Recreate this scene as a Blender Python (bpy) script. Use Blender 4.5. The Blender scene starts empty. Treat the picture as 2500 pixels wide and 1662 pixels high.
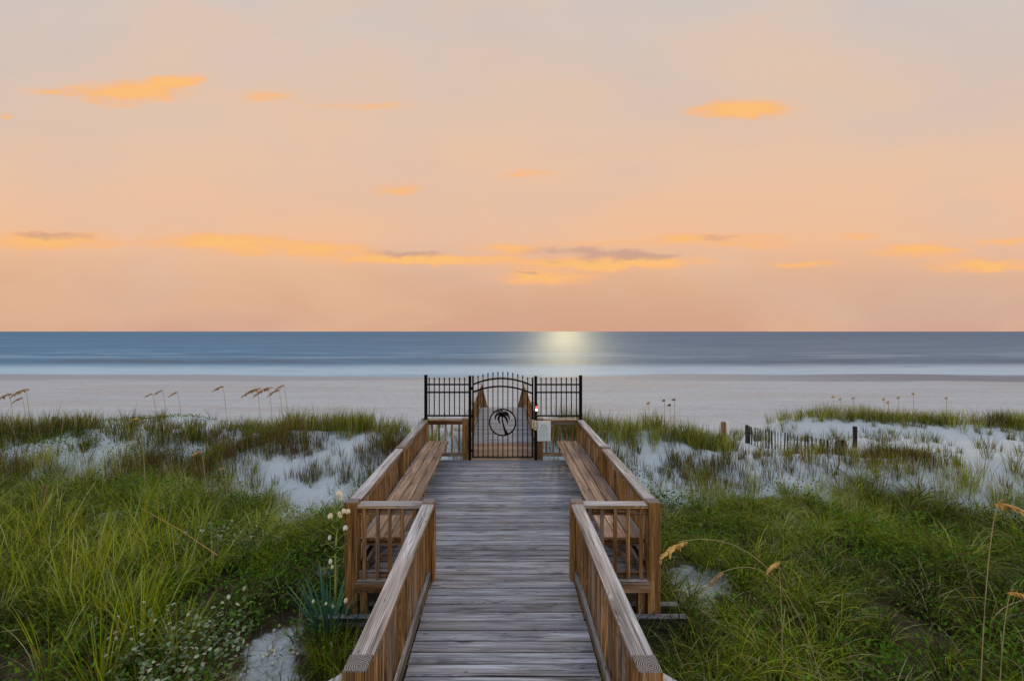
import bpy, math, random
import numpy as np
from mathutils import Vector, Matrix
random.seed(7)
RNG = np.random.default_rng(11)
S = bpy.context.scene
COL = S.collection
R = math.radians
CAM_H = 2.8

# ------------------------------------------------------------------ camera
cd = bpy.data.cameras.new('camera')
cd.sensor_width = 36.0
cd.lens = 16.0
cd.shift_x = 0.0092
cd.shift_y = -0.0088
cd.clip_start = 0.05
cd.clip_end = 60000.0
cam = bpy.data.objects.new('camera', cd)
COL.objects.link(cam)
cam.location = (0, 0, CAM_H)
cam.rotation_euler = (R(90), 0, 0)
S.camera = cam

# ------------------------------------------------------------------ render look
S.render.engine = 'CYCLES'
S.view_settings.view_transform = 'Standard'
S.view_settings.look = 'None'
S.view_settings.gamma = 1.0
S.view_settings.exposure = 0.0
S.cycles.max_bounces = 6
S.cycles.transparent_max_bounces = 8
S.cycles.sample_clamp_indirect = 6.0

MOON_AZ, MOON_EL = R(7.8), R(16.0)


class NT:
    """small helper for building node trees"""
    def __init__(self, tree):
        self.t = tree
        self.n = tree.nodes
        self.l = tree.links

    def node(self, kind, **kw):
        n = self.n.new(kind)
        for k, v in kw.items():
            setattr(n, k, v)
        return n

    def put(self, sock, v):
        if v is None:
            return
        if isinstance(v, bpy.types.NodeSocket):
            self.l.new(v, sock)
        else:
            if isinstance(v, (tuple, list)) and len(v) == 3 and sock.type == 'RGBA':
                v = tuple(v) + (1.0,)
            sock.default_value = v

    def m(self, op, a, b=None, c=None, clamp=False):
        n = self.node('ShaderNodeMath', operation=op, use_clamp=clamp)
        self.put(n.inputs[0], a)
        self.put(n.inputs[1], b)
        if c is not None:
            self.put(n.inputs[2], c)
        return n.outputs[0]

    def v(self, op, a, b=None, out=0):
        n = self.node('ShaderNodeVectorMath', operation=op)
        self.put(n.inputs[0], a)
        if b is not None:
            self.put(n.inputs[1], b)
        return n.outputs[out]

    def mix(self, f, a, b, mode='MIX'):
        n = self.node('ShaderNodeMix', data_type='RGBA', blend_type=mode)
        n.clamp_factor = True
        self.put(n.inputs[0], f)
        self.put(n.inputs[6], a)
        self.put(n.inputs[7], b)
        return n.outputs[2]

    def step(self, x, lo, hi, a=0.0, b=1.0):
        n = self.node('ShaderNodeMapRange', interpolation_type='SMOOTHSTEP')
        self.put(n.inputs[0], x)
        n.inputs[1].default_value = lo
        n.inputs[2].default_value = hi
        n.inputs[3].default_value = a
        n.inputs[4].default_value = b
        return n.outputs[0]

    def noise(self, vec, scale=1.0, detail=3.0, rough=0.55, dist=0.0, col=False):
        n = self.node('ShaderNodeTexNoise')
        self.put(n.inputs['Vector'], vec)
        n.inputs['Scale'].default_value = scale
        n.inputs['Detail'].default_value = detail
        n.inputs['Roughness'].default_value = rough
        n.inputs['Distortion'].default_value = dist
        return n.outputs[1 if col else 0]

    def ramp(self, f, stops, interp='LINEAR'):
        n = self.node('ShaderNodeValToRGB')
        cr = n.color_ramp
        cr.interpolation = interp
        while len(cr.elements) < len(stops):
            cr.elements.new(0.5)
        for e, (p, c) in zip(cr.elements, stops):
            e.position = p
            e.color = tuple(c) + (1.0,)
        self.put(n.inputs[0], f)
        return n.outputs[0]


# ------------------------------------------------------------------ world: dusk sky with lit cloud wisps
W = bpy.data.worlds.new('World')
S.world = W
W.use_nodes = True
T = NT(W.node_tree)
T.n.clear()
tc = T.node('ShaderNodeTexCoord')
D = T.v('NORMALIZE', tc.outputs['Generated'])
sp = T.node('ShaderNodeSeparateXYZ')
T.put(sp.inputs[0], D)
dx, dy, dz = sp.outputs
el0 = T.m('ARCSINE', dz)
dyc = T.m('MAXIMUM', dy, 0.12)
az = T.m('DIVIDE', dx, dyc)
elw = T.m('DIVIDE', dz, dyc)
front_k = T.step(dy, .15, .5)
el = T.m('ADD', T.m('MULTIPLY', T.m('ARCTANGENT', elw), front_k), T.m('MULTIPLY', el0, T.m('SUBTRACT', 1.0, front_k)))
front = T.ramp(T.m('MULTIPLY', el, 2 / math.pi), [
    (0.0, (.69, .375, .255)), (0.02, (.70, .400, .265)), (0.07, (.76, .450, .285)), (0.13, (.90, .535, .325)), (0.22, (.84, .560, .390)),
    (0.31, (.735, .570, .465)), (0.40, (.665, .580, .535)), (0.6, (.60, .72, .88)), (1.0, (.58, .84, 1.20))])
back = T.ramp(T.m('MULTIPLY', el, 2 / math.pi), [
    (0.0, (1.20, .86, .56)), (0.12, (1.05, .86, .68)), (0.30, (.70, .78, .88)), (1.0, (.58, .84, 1.20))])  # low sky behind the camera, warmed and brightened as added fill light
sky = T.mix(T.step(dy, -0.5, 0.5), back, front)
# broad soft variation, pinker and greyer patches
azel = T.node('ShaderNodeCombineXYZ')
T.put(azel.inputs[0], az)
T.put(azel.inputs[1], T.m('MULTIPLY', elw, 2.2))
broad = T.noise(azel.outputs[0], 2.4, 3, 0.5, 0.4)
sky = T.mix(T.step(broad, .40, .68, 0, .65), sky, T.mix(0.55, sky, (.87, .56, .36)))
broad2 = T.noise(T.v('ADD', azel.outputs[0], (5.1, 2.2, 0)), 1.9, 3, 0.5, 0.3)
sky = T.mix(T.step(broad2, .42, .68, 0, .45), sky, T.mix(0.5, sky, (.60, .52, .52)))
# wisps: (azimuth, elevation, half width, half height, strength)
wob = T.noise(azel.outputs[0], 12.0, 7, 0.66, 0.2, col=True)
wob = T.v('MULTIPLY', T.v('SUBTRACT', wob, (.5, .5, .5)), (.070, .036, 0))
p2 = T.node('ShaderNodeCombineXYZ')
T.put(p2.inputs[0], az)
T.put(p2.inputs[1], elw)
P = T.v('ADD', p2.outputs[0], wob)


def sky_dir(px, py):
    u = (px * 1.0598 - 1227) / 1111.0
    w = (809 - py * 1.0598) / 1111.0
    return u, w


def wisps(items):
    total = None
    for (px, py, hw, hh, s) in items:
        a, e = sky_dir(px, py)
        a2, _ = sky_dir(px + hw, py)
        _, e2 = sky_dir(px, py - hh)
        v = T.v('MULTIPLY', T.v('SUBTRACT', P, (a, e, 0)), (1 / abs(a2 - a), 1 / abs(e2 - e), 0))
        d2 = T.v('DOT_PRODUCT', v, v, out=1)
        g = T.m('MULTIPLY', T.m('EXPONENT', T.m('MULTIPLY', d2, -.75)), s)
        total = g if total is None else T.m('ADD', total, g)
    return total


bright = wisps([(410, 190, 60, 13, .8), (285, 215, 110, 22, .75), (110, 212, 70, 10, .35), (620, 222, 75, 14, .5),
                (840, 245, 120, 9, .35), (10, 268, 18, 6, .5), (1710, 253, 95, 17, .95), (915, 436, 50, 12, .6),
                (1215, 400, 70, 10, .4), (110, 555, 160, 20, .7), (480, 553, 100, 14, .7), (600, 572, 110, 18, .5),
                (770, 575, 100, 18, .5), (960, 597, 140, 10, 1.0), (1160, 572, 70, 9, .6), (1330, 605, 190, 16, .55),
                (1460, 605, 140, 11, .7), (1250, 640, 110, 14, .7), (1590, 548, 75, 11, .6), (1750, 560, 90, 18, .4),
                (1985, 543, 45, 8, .5), (2120, 578, 95, 12, .7), (2260, 612, 120, 16, .7), (2310, 556, 80, 7, .6),
                (1860, 610, 100, 8, .45), (1400, 560, 200, 10, .3)])
dark = wisps([(120, 543, 90, 9, .8), (935, 584, 85, 7, .9), (1320, 578, 95, 13, .8), (1290, 602, 110, 10, .35),
              (1480, 588, 85, 11, .85), (1645, 548, 45, 8, .7), (1215, 630, 34, 3, .7)])
fil = T.noise(T.v('MULTIPLY', azel.outputs[0], (1, 1.9, 1)), 11.0, 8, 0.62, 0.6)
bm_ = T.m('MULTIPLY', T.step(T.m('ADD', T.m('MULTIPLY', bright, 1.85), T.m('MULTIPLY', T.m('SUBTRACT', fil, .5), 2.1)), .10, 1.6), T.step(bright, .02, .30), clamp=True)
sky = T.mix(T.m('MULTIPLY', bright, 0.38), sky, (1.0, .53, .31))
sky = T.mix(T.m('MULTIPLY', bm_, 1.0, None, True), sky, (1.0, .48, .20))
sky = T.mix(T.m('MULTIPLY', T.m('POWER', bm_, 2.0), 1.0), sky, (1.0, .55, .20))
dm_ = T.m('MULTIPLY', T.step(T.m('ADD', dark, T.m('MULTIPLY', T.m('SUBTRACT', fil, .5), 1.6)), .18, 1.0), T.step(dark, .05, .35), clamp=True)
sky = T.mix(T.m('MULTIPLY', dm_, 0.75), sky, (.56, .345, .285))
# below the horizon: dim
sky = T.mix(T.step(dz, -0.08, -0.01), (.20, .19, .19), sky)
bg1 = T.node('ShaderNodeBackground')
T.put(bg1.inputs[0], sky)
bg1.inputs[1].default_value = 0.96
wo = T.node('ShaderNodeOutputWorld')
T.l.new(bg1.outputs[0], wo.inputs[0])
W.cycles.sampling_method = 'MANUAL'
W.cycles.sample_map_resolution = 512

# low, weak light over the sea (draws the glitter on the water)
ld = bpy.data.lights.new('moon', 'SUN')
ld.energy = .72
ld.angle = R(2.0)
ld.color = (1.0, .74, .34)
moon = bpy.data.objects.new('moon', ld)
COL.objects.link(moon)
dirv = Vector((math.sin(MOON_AZ) * math.cos(MOON_EL), math.cos(MOON_AZ) * math.cos(MOON_EL), math.sin(MOON_EL)))
moon.rotation_euler = dirv.to_track_quat('Z', 'Y').to_euler()


# ------------------------------------------------------------------ materials
def new_mat(name):
    m = bpy.data.materials.new(name)
    m.use_nodes = True
    t = NT(m.node_tree)
    t.n.clear()
    out = t.node('ShaderNodeOutputMaterial')
    b = t.node('ShaderNodeBsdfPrincipled')
    t.l.new(b.outputs[0], out.inputs[0])
    return m, t, b, out


def plain(name, col, rough=0.5, metal=0.0, emit=None, estr=1.0, spec=0.5, vary=0.12):
    m, t, b, _ = new_mat(name)
    g = t.node('ShaderNodeNewGeometry')
    n = t.noise(g.outputs['Position'], 18, 4)
    c2 = tuple(min(1, x * (1 - vary * 2)) for x in col)
    t.put(b.inputs['Base Color'], t.mix(n, c2, col))
    t.put(b.inputs['Roughness'], t.m('MULTIPLY_ADD', n, .2, rough - .1))
    b.inputs['Metallic'].default_value = metal
    b.inputs['Specular IOR Level'].default_value = spec
    if emit:
        b.inputs['Emission Color'].default_value = tuple(emit) + (1,)
        b.inputs['Emission Strength'].default_value = estr
    return m


def wood(name, axis, top_col, side_col, weather=1.0, mildew=0.35, streak=1.0):
    """weathered pine: grey, cracked upper faces, browner sides; grain runs along `axis`"""
    m, t, b, _ = new_mat(name)
    g = t.node('ShaderNodeNewGeometry')
    oi = t.node('ShaderNodeObjectInfo')
    s = t.node('ShaderNodeSeparateXYZ')
    t.put(s.inputs[0], g.outputs['Position'])
    order = {'X': (0, 1, 2), 'Y': (1, 0, 2), 'Z': (2, 0, 1)}[axis]
    rnd = t.m('ADD', g.outputs['Random Per Island'], oi.outputs['Random'])
    a = t.m('ADD', s.outputs[order[0]], t.m('MULTIPLY', rnd, 37.0))
    bb = t.m('ADD', s.outputs[order[1]], t.m('MULTIPLY', rnd, 11.0))
    cc = s.outputs[order[2]]

    def vec(ka, kb):
        c = t.node('ShaderNodeCombineXYZ')
        t.put(c.inputs[0], t.m('MULTIPLY', a, ka))
        t.put(c.inputs[1], t.m('MULTIPLY', bb, kb))
        t.put(c.inputs[2], t.m('MULTIPLY', cc, kb))
        return c.outputs[0]
    # knots push the grain aside
    vor = t.node('ShaderNodeTexVoronoi', feature='F1')
    t.put(vor.inputs['Vector'], vec(1.7, 8.0))
    vor.inputs['Scale'].default_value = 1.0
    vor.inputs['Randomness'].default_value = 1.0
    kd = vor.outputs['Distance']
    knot = t.step(kd, .09, .18, 1, 0)
    halo = t.step(kd, .10, .55, 1, 0)
    wave = t.node('ShaderNodeTexWave', wave_type='BANDS', bands_direction='Y', wave_profile='SIN')
    cmb = t.node('ShaderNodeCombineXYZ')
    t.put(cmb.inputs[1], t.m('MULTIPLY', halo, .75))
    push = t.v('ADD', vec(.30, 17.0), cmb.outputs[0])
    t.put(wave.inputs['Vector'], push)
    wave.inputs['Scale'].default_value = 1.3
    wave.inputs['Distortion'].default_value = .9
    wave.inputs['Detail'].default_value = 3.0
    wave.inputs['Detail Scale'].default_value = .7
    vr2 = t.node('ShaderNodeTexVoronoi', feature='F1')
    t.put(vr2.inputs['Vector'], vec(4.5, 19.0))
    vr2.inputs['Scale'].default_value = 1.0
    pit = t.m('MULTIPLY', t.step(vr2.outputs['Distance'], .07, .15, 1, 0), t.step(t.noise(vec(.9, 4.0), 1, 2), .42, .50))
    fine = t.noise(vec(2.2, 85.0), 1, 5, .6, .3)
    mid = t.noise(vec(1.1, 22.0), 1, 4, .6, .6)
    big = t.noise(vec(.5, 3.0), 1, 3, .5)
    crack = t.step(t.noise(vec(1.3, 75.0), 1, 4, .6, .4), .33, .43, 1, 0)
    pos = g.outputs['Position']
    mil = t.step(t.noise(vec(1.3, 5.5), 1, 6, .65, .3), .52, .72)
    tone = t.m('ADD', t.m('MULTIPLY', fine, .50), t.m('ADD', t.m('MULTIPLY', mid, .55), t.m('MULTIPLY', wave.outputs['Fac'], .12 * streak)))
    tone = t.step(tone, .40, .82)
    isl = t.m('MULTIPLY_ADD', t.m('FRACT', t.m('MULTIPLY', rnd, 7.31)), .55, .68)
    dk = tuple(c * .34 for c in top_col)
    topc = t.mix(tone, dk, top_col)
    topc = t.mix(t.step(big, .42, .70, 0, .7), topc, t.mix(tone, tuple(c * .3 for c in side_col), t.mix(.5, tuple(side_col), tuple(top_col))))
    topc = t.mix(t.m('MULTIPLY', mil, mildew), topc, (.045, .045, .045))
    sdk = tuple(c * .20 for c in side_col)
    sidec = t.mix(tone, sdk, side_col)
    lightc = tuple(min(1, c * 1.35 + .05) for c in side_col)
    sidec = t.mix(t.step(mid, .56, .70, 0, .8), sidec, lightc)
    sidec = t.mix(t.step(t.noise(vec(.8, 9.0), 1, 4), .48, .68, 0, .7 * weather), sidec, t.mix(tone, tuple(c * .5 for c in top_col), top_col))
    nz = t.node('ShaderNodeSeparateXYZ')
    t.put(nz.inputs[0], g.outputs['True Normal'])
    up = t.step(nz.outputs[2], .35, .8)
    base = t.mix(up, sidec, topc)
    base = t.mix(t.m('MULTIPLY', knot, .75), base, tuple(c * .16 for c in side_col))
    base = t.mix(t.m('MULTIPLY', crack, .82), base, (.022, .02, .02))
    base = t.mix(t.m('MULTIPLY', pit, .85), base, (.02, .018, .018))
    base = t.mix(t.m('MULTIPLY', t.m('MULTIPLY', up, t.step(t.noise(vec(.7, 14.0), 1, 4, .6), .56, .70)), .6), base, tuple(min(.85, c * 1.45) for c in top_col))
    mul = t.node('ShaderNodeMix', data_type='RGBA', blend_type='MULTIPLY')
    mul.inputs[0].default_value = 1.0
    t.put(mul.inputs[6], base)
    gr = t.node('ShaderNodeCombineColor')
    for i in range(3):
        t.put(gr.inputs[i], isl)
    t.put(mul.inputs[7], gr.outputs[0])
    t.put(b.inputs['Base Color'], mul.outputs[2])
    b.inputs['Roughness'].default_value = .78
    b.inputs['Specular IOR Level'].default_value = .25
    bp = t.node('ShaderNodeBump')
    bp.inputs['Strength'].default_value = .75
    bp.inputs['Distance'].default_value = .004
    if axis == 'Z':      # end grain rings on the cut tops of posts
        tcn = t.node('ShaderNodeTexCoord')
        gv = t.v('MULTIPLY', t.v('SUBTRACT', tcn.outputs['Generated'], (.62, .35, 0)), (1, 1, 0))
        gv = t.v('ADD', gv, t.v('SCALE', t.noise(tcn.outputs['Generated'], 5, 3, col=True), None))
        gv.node.inputs[1].links[0].from_node.inputs['Scale'].default_value = .06
        rg = t.m('SINE', t.m('MULTIPLY', t.v('LENGTH', gv, out=1), 75))
        endc = t.mix(t.step(rg, -.6, .8), (.06, .055, .055), (.34, .31, .29))
        fin = t.mix(t.step(nz.outputs[2], .8, .95), mul.outputs[2], endc)
        t.put(b.inputs['Base Color'], fin)
    hgt = t.m('SUBTRACT', tone, t.m('MULTIPLY', crack, 1.2))
    t.put(bp.inputs['Height'], hgt)
    t.l.new(bp.outputs[0], b.inputs['Normal'])
    return m


GREY = (.46, .44, .45)
GREYW = (.70, .69, .71)
BROWN = (.54, .28, .09)
M_deck = wood('deck_wood', 'X', (.46, .48, .545), (.42, .35, .30), mildew=.65)
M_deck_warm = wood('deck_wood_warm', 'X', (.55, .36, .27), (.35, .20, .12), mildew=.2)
M_capY = wood('cap_wood_y', 'Y', GREYW, (.56, .385, .26), mildew=.3)
M_capX = wood('cap_wood_x', 'X', GREYW, (.66, .42, .20), mildew=.25)
M_railY = wood('rail_wood_y', 'Y', GREY, (.38, .27, .18), mildew=.2)
M_railX = wood('rail_wood_x', 'X', GREY, (.40, .22, .10), mildew=.2)
M_post = wood('post_wood', 'Z', (.26, .24, .23), BROWN, weather=.5, mildew=.4)
M_bal = wood('baluster_wood', 'Z', GREY, (.52, .285, .105), weather=.8, mildew=.2)
M_bench = wood('bench_wood', 'Y', (.57, .39, .285), (.48, .28, .13), mildew=.18)
M_beam = wood('beam_wood', 'X', (.42, .43, .48), (.10, .09, .08), mildew=.3)
M_old = wood('old_fence_wood', 'Z', (.14, .12, .11), (.085, .065, .055), mildew=.2)
M_pale = wood('pale_fence_wood', 'Z', (.35, .3, .25), (.38, .30, .24), mildew=.1)
M_black = plain('black_metal', (.006, .006, .007), .6, 0.0, spec=.12)
M_white = plain('white_plate', (.93, .92, .89), .4, vary=.03)
M_signface = plain('sign_face', (.80, .90, .93), .4)
M_ink = plain('sign_ink', (.16, .18, .18), .6)
M_inkblue = plain('sign_ink_pale', (.30, .42, .44), .6)
M_cream = plain('cream_plastic', (.74, .62, .45), .45)
M_red = plain('red_lamp', (.8, .03, .03), .3, emit=(1, .04, .05), estr=5)
M_led = plain('white_lamp', (.8, .8, .9), .3, emit=(.75, .72, 1), estr=2.5)


def grass_mat(name, stops, transl=.3, rough=.55):
    m, t, b, out = new_mat(name)
    at = t.node('ShaderNodeAttribute', attribute_name='tone')
    c = t.ramp(at.outputs['Fac'], stops)
    t.put(b.inputs['Base Color'], c)
    b.inputs['Roughness'].default_value = rough
    b.inputs['Specular IOR Level'].default_value = .12
    tr = t.node('ShaderNodeBsdfTranslucent')
    t.put(tr.inputs[0], c)
    mx = t.node('ShaderNodeMixShader')
    mx.inputs[0].default_value = transl
    t.l.new(b.outputs[0], mx.inputs[1])
    t.l.new(tr.outputs[0], mx.inputs[2])
    t.l.new(mx.outputs[0], out.inputs[0])
    return m


# tone: 0 brown-dead ... .3 straw ... .5 dark green ... .75 green ... 1 yellow green
STOPS = [(0.0, (.09, .04, .02)), (.12, (.22, .12, .05)), (.26, (.48, .40, .22)), (.33, (.40, .38, .24)), (.37, (.015, .028, .006)),
         (.54, (.045, .066, .005)), (.70, (.150, .205, .007)), (.84, (.31, .36, .014)), (.94, (.46, .53, .025)), (1.0, (.44, .50, .24))]
M_grass = grass_mat('grass_blades', STOPS)
M_leaf = grass_mat('vine_leaves', [(0, (.022, .045, .005)), (.5, (.055, .15, .008)), (1, (.16, .32, .015))])
M_silver = grass_mat('silver_leaves', [(0, (.05, .10, .03)), (.5, (.16, .25, .11)), (.8, (.34, .42, .28)), (1, (.52, .54, .40))], .15)
M_yucca = grass_mat('yucca_leaves', [(0, (.03, .09, .07)), (.6, (.07, .19, .12)), (1, (.16, .32, .13))], .1)
M_stemgreen = plain('green_stalk', (.30, .36, .06), .5)
M_petal = plain('ivory_petals', (.85, .76, .50), .6, vary=.08)
M_petal2 = plain('white_petals', (.80, .80, .70), .6, vary=.08)
M_oat = plain('oat_seeds', (.50, .32, .15), .7)
M_oat_gold = plain('golden_oat_seeds', (.72, .44, .12), .7)
M_straw = plain('straw_stem', (.48, .40, .20), .6)
M_twig = plain('reddish_twig', (.20, .09, .05), .7)
M_dry = plain('dry_golden_stalk', (.45, .26, .08), .6)


# ------------------------------------------------------------------ object helpers
def tag(o, label=None, cat=None, group=None, kind=None):
    if label:
        o['label'] = label
    if cat:
        o['category'] = cat
    if group:
        o['group'] = group
    if kind:
        o['kind'] = kind
    return o


def thing(name, loc, label, cat, group=None):
    o = bpy.data.objects.new(name, None)
    COL.objects.link(o)
    o.location = loc
    o.empty_display_size = .1
    return tag(o, label, cat, group)


def wloc(o):
    v = Vector((0, 0, 0))
    while o is not None:
        v += o.location
        o = o.parent
    return v


class MB:
    """collects shapes given in world coordinates; build() links ONE mesh object"""
    def __init__(self):
        self.v = []
        self.f = []

    def add(self, vs, fs):
        n = len(self.v)
        self.v += [tuple(p) for p in vs]
        self.f += [tuple(i + n for i in q) for q in fs]

    def box(self, x0, x1, y0, y1, z0, z1, ch=.003, mat=None):
        c = min(ch, (x1 - x0) * .3, (y1 - y0) * .3, (z1 - z0) * .3)
        lo, hi = (x0, y0, z0), (x1, y1, z1)
        vs = []
        idx = {}
        for sx in (0, 1):
            for sy in (0, 1):
                for sz in (0, 1):
                    cor = [hi[0] if sx else lo[0], hi[1] if sy else lo[1], hi[2] if sz else lo[2]]
                    ins = [-c if sx else c, -c if sy else c, -c if sz else c]
                    for ax in range(3):   # vertex lying on the face normal to ax
                        p = [cor[k] + (0 if k == ax else ins[k]) for k in range(3)]
                        idx[(sx, sy, sz, ax)] = len(vs)
                        vs.append(Vector(p))
        fs = []

        def q(keys):
            pts = [idx[k] for k in keys]
            ctr = Vector(((x0 + x1) / 2, (y0 + y1) / 2, (z0 + z1) / 2))
            a, b, cc = vs[pts[0]], vs[pts[1]], vs[pts[2]]
            nrm = (b - a).cross(cc - a)
            mid = sum((vs[i] for i in pts), Vector()) / len(pts)
            if nrm.dot(mid - ctr) < 0:
                pts.reverse()
            fs.append(pts)
        for ax in range(3):
            o1, o2 = [k for k in range(3) if k != ax]
            for s in (0, 1):
                ring = []
                for (a, b) in ((0, 0), (1, 0), (1, 1), (0, 1)):
                    key = [0, 0, 0]
                    key[ax] = s
                    key[o1] = a
                    key[o2] = b
                    ring.append(tuple(key) + (ax,))
                q(ring)
        for ax in range(3):      # edges running along ax
            o1, o2 = [k for k in range(3) if k != ax]
            for a in (0, 1):
                for b in (0, 1):
                    k0 = [0, 0, 0]
                    k0[o1] = a
                    k0[o2] = b
                    k1 = list(k0)
                    k1[ax] = 1
                    q([tuple(k0) + (o1,), tuple(k1) + (o1,), tuple(k1) + (o2,), tuple(k0) + (o2,)])
        for sx in (0, 1):
            for sy in (0, 1):
                for sz in (0, 1):
                    q([(sx, sy, sz, 0), (sx, sy, sz, 1), (sx, sy, sz, 2)])
        if mat is not None:
            vs = [mat @ v for v in vs]
        self.add(vs, fs)
        return self

    def bar(self, p0, p1, w, h, ch=.003, up=(0, 0, 1)):
        """box beam from p0 to p1 (centre line), w across, h in the up direction"""
        p0, p1 = Vector(p0), Vector(p1)
        d = p1 - p0
        L = d.length
        d.normalize()
        side = d.cross(Vector(up))
        if side.length < 1e-5:
            side = d.cross(Vector((0, 1, 0)))
        side.normalize()
        u = side.cross(d)
        M = Matrix((side, d, u)).transposed().to_4x4()
        M.translation = p0
        return self.box(-w / 2, w / 2, 0, L, -h / 2, h / 2, ch, M)

    def tube(self, pts, radii, n=6):
        pts = [Vector(p) for p in pts]
        if not isinstance(radii, (list, tuple)):
            radii = [radii] * len(pts)
        vs, fs = [], []
        for i, p in enumerate(pts):
            d = (pts[min(i + 1, len(pts) - 1)] - pts[max(i - 1, 0)]).normalized()
            a = d.cross(Vector((0, 0, 1)))
            if a.length < .05:
                a = d.cross(Vector((1, 0, 0)))
            a.normalize()
            b = d.cross(a)
            for k in range(n):
                t = 2 * math.pi * k / n
                vs.append(p + (a * math.cos(t) + b * math.sin(t)) * radii[i])
        for i in range(len(pts) - 1):
            for k in range(n):
                fs.append((i * n + k, i * n + (k + 1) % n, (i + 1) * n + (k + 1) % n, (i + 1) * n + k))
        fs.append(tuple(range(n - 1, -1, -1)))
        fs.append(tuple((len(pts) - 1) * n + k for k in range(n)))
        self.add(vs, fs)
        return self

    def build(self, name, mat, parent=None, smooth=False):
        me = bpy.data.meshes.new(name)
        off = wloc(parent) if parent is not None else Vector((0, 0, 0))
        me.from_pydata([(x - off.x, y - off.y, z - off.z) for x, y, z in self.v], [], self.f)
        me.materials.append(mat)
        if smooth:
            me.polygons.foreach_set('use_smooth', [True] * len(me.polygons))
        me.update()
        o = bpy.data.objects.new(name, me)
        COL.objects.link(o)
        if parent is not None:
            o.parent = parent
        return o


def jit(a):
    return random.uniform(-a, a)


# ------------------------------------------------------------------ numeric noise + terrain
def hash2(i, j, s):
    h = (i.astype(np.int64) * 374761393 + j.astype(np.int64) * 668265263 + s * 1442695041) & 0x7fffffff
    h = ((h ^ (h >> 13)) * 1274126177) & 0x7fffffff
    return ((h ^ (h >> 16)) & 0xffff) / 65535.0


def vnoise(x, y, s=0):
    x = np.asarray(x, float)
    y = np.asarray(y, float)
    i, j = np.floor(x), np.floor(y)
    fx, fy = x - i, y - j
    fx = fx * fx * (3 - 2 * fx)
    fy = fy * fy * (3 - 2 * fy)
    i, j = i.astype(int), j.astype(int)
    a, b = hash2(i, j, s), hash2(i + 1, j, s)
    c, d = hash2(i, j + 1, s), hash2(i + 1, j + 1, s)
    return (a * (1 - fx) + b * fx) * (1 - fy) + (c * (1 - fx) + d * fx) * fy


def fbm(x, y, s=0, o=3):
    t, a, tot = 0, 1.0, 0
    for k in range(o):
        t = t + a * vnoise(x * 2 ** k, y * 2 ** k, s + k * 17)
        tot += a
        a *= .5
    return t / tot


def sst(x, a, b):
    t = np.clip((x - a) / (b - a), 0, 1)
    return t * t * (3 - 2 * t)


def terr(x, y):
    x = np.asarray(x, float)
    y = np.asarray(y, float)
    PL = ([-40, 0, 4, 7, 9, 10.0, 11.0, 12.0, 13, 14.5, 17, 20, 24, 40, 53, 60, 90, 400, 4000],
          [-1, -.72, -.64, -.60, -.52, -.38, -.08, .20, .02, -.60, -1.15, -1.5, -1.66, -1.95, -2.2, -2.5, -4, -9, -30])
    PR = ([-40, 0, 4, 7, 8.6, 9.4, 10.2, 11.2, 13.5, 15, 17, 20, 24, 40, 53, 60, 90, 400, 4000],
          [-1, -.72, -.66, -.62, -.52, -.30, -.04, -.12, -.48, -.85, -1.2, -1.5, -1.66, -1.95, -2.2, -2.5, -4, -9, -30])
    zl = np.interp(y, *PL)
    zr = np.interp(y, *PR)
    k = sst(x, 3.6, 6.2)
    z = zl * (1 - k) + zr * k
    n = fbm(x * .55 + 3, y * .55, 5, 3) - .5
    z = z + n * .42 * sst(y, 7.5, 10.5) * (1 - sst(y, 17, 24))
    z = z + (fbm(x * .9, y * .9, 9, 3) - .5) * .22 * (1 - sst(y, 20, 26))
    z = z + (fbm(x * 3.1, y * 3.1, 2, 2) - .5) * .05 * (1 - sst(y, 18, 26))
    # dune at the right, nearer at its far end
    yc = 17.6 - (x - 10) * .22
    g = np.exp(-((y - yc) / 1.5) ** 2) * sst(x, 8.8, 12.0)
    z = np.maximum(z, z * (1 - g) + (-.45 + .22 * (fbm(x * .4, y * .2, 21, 2) - .5) - .012 * (x - 10)) * g)
    # flatter far left dune lens
    g = np.exp(-((y - 16.5) / 1.6) ** 2) * np.exp(-((x + 12.5) / 3.0) ** 2)
    z = z + .75 * g
    z = z + (fbm(x * .25, y * .5, 33, 2) - .5) * .10 * sst(y, 22, 30) * (1 - sst(y, 42, 50))
    z = z + (fbm(x * .045, y * .02, 40, 2) - .5) * .22 * sst(y, 40, 50)
    g = np.exp(-((x - 7.1) / .9) ** 2) * sst(y, 10.3, 10.9) * (1 - sst(y, 13.5, 15))
    z = z * (1 - g) + np.minimum(z, -.36) * g
    # hollow under the boardwalk
    ax = np.abs(x)
    m = np.where(y < 10.2, sst(ax, 1.55, 2.3), sst(ax, .75, 1.7))
    lim = np.where(y < 10.2, -.58, np.minimum(-.22, -.22 - (y - 16) * .2))
    z = np.where(y < 24, np.minimum(z, lim) * (1 - m) + z * m, z)
    return z


def litter(x, y):
    """how much plant litter covers the sand (1 = all)"""
    d = 1 - sst(y + 2.2 * (fbm(x * .8, y * .8, 61, 3) - .5) - 1.3 * sst(-x, 4.0, 7.5) - .35 * (x > 0), 7.2, 9.2)
    for (cx, cy, rx, ry) in SAND_GAPS:
        q = ((x - cx) / rx) ** 2 + ((y - cy) / ry) ** 2
        q = q * (.5 + 1.1 * fbm(x * 3, y * 3, 67, 2))
        d = d * (1 - np.exp(-q * q) * .80)
    return d


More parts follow.
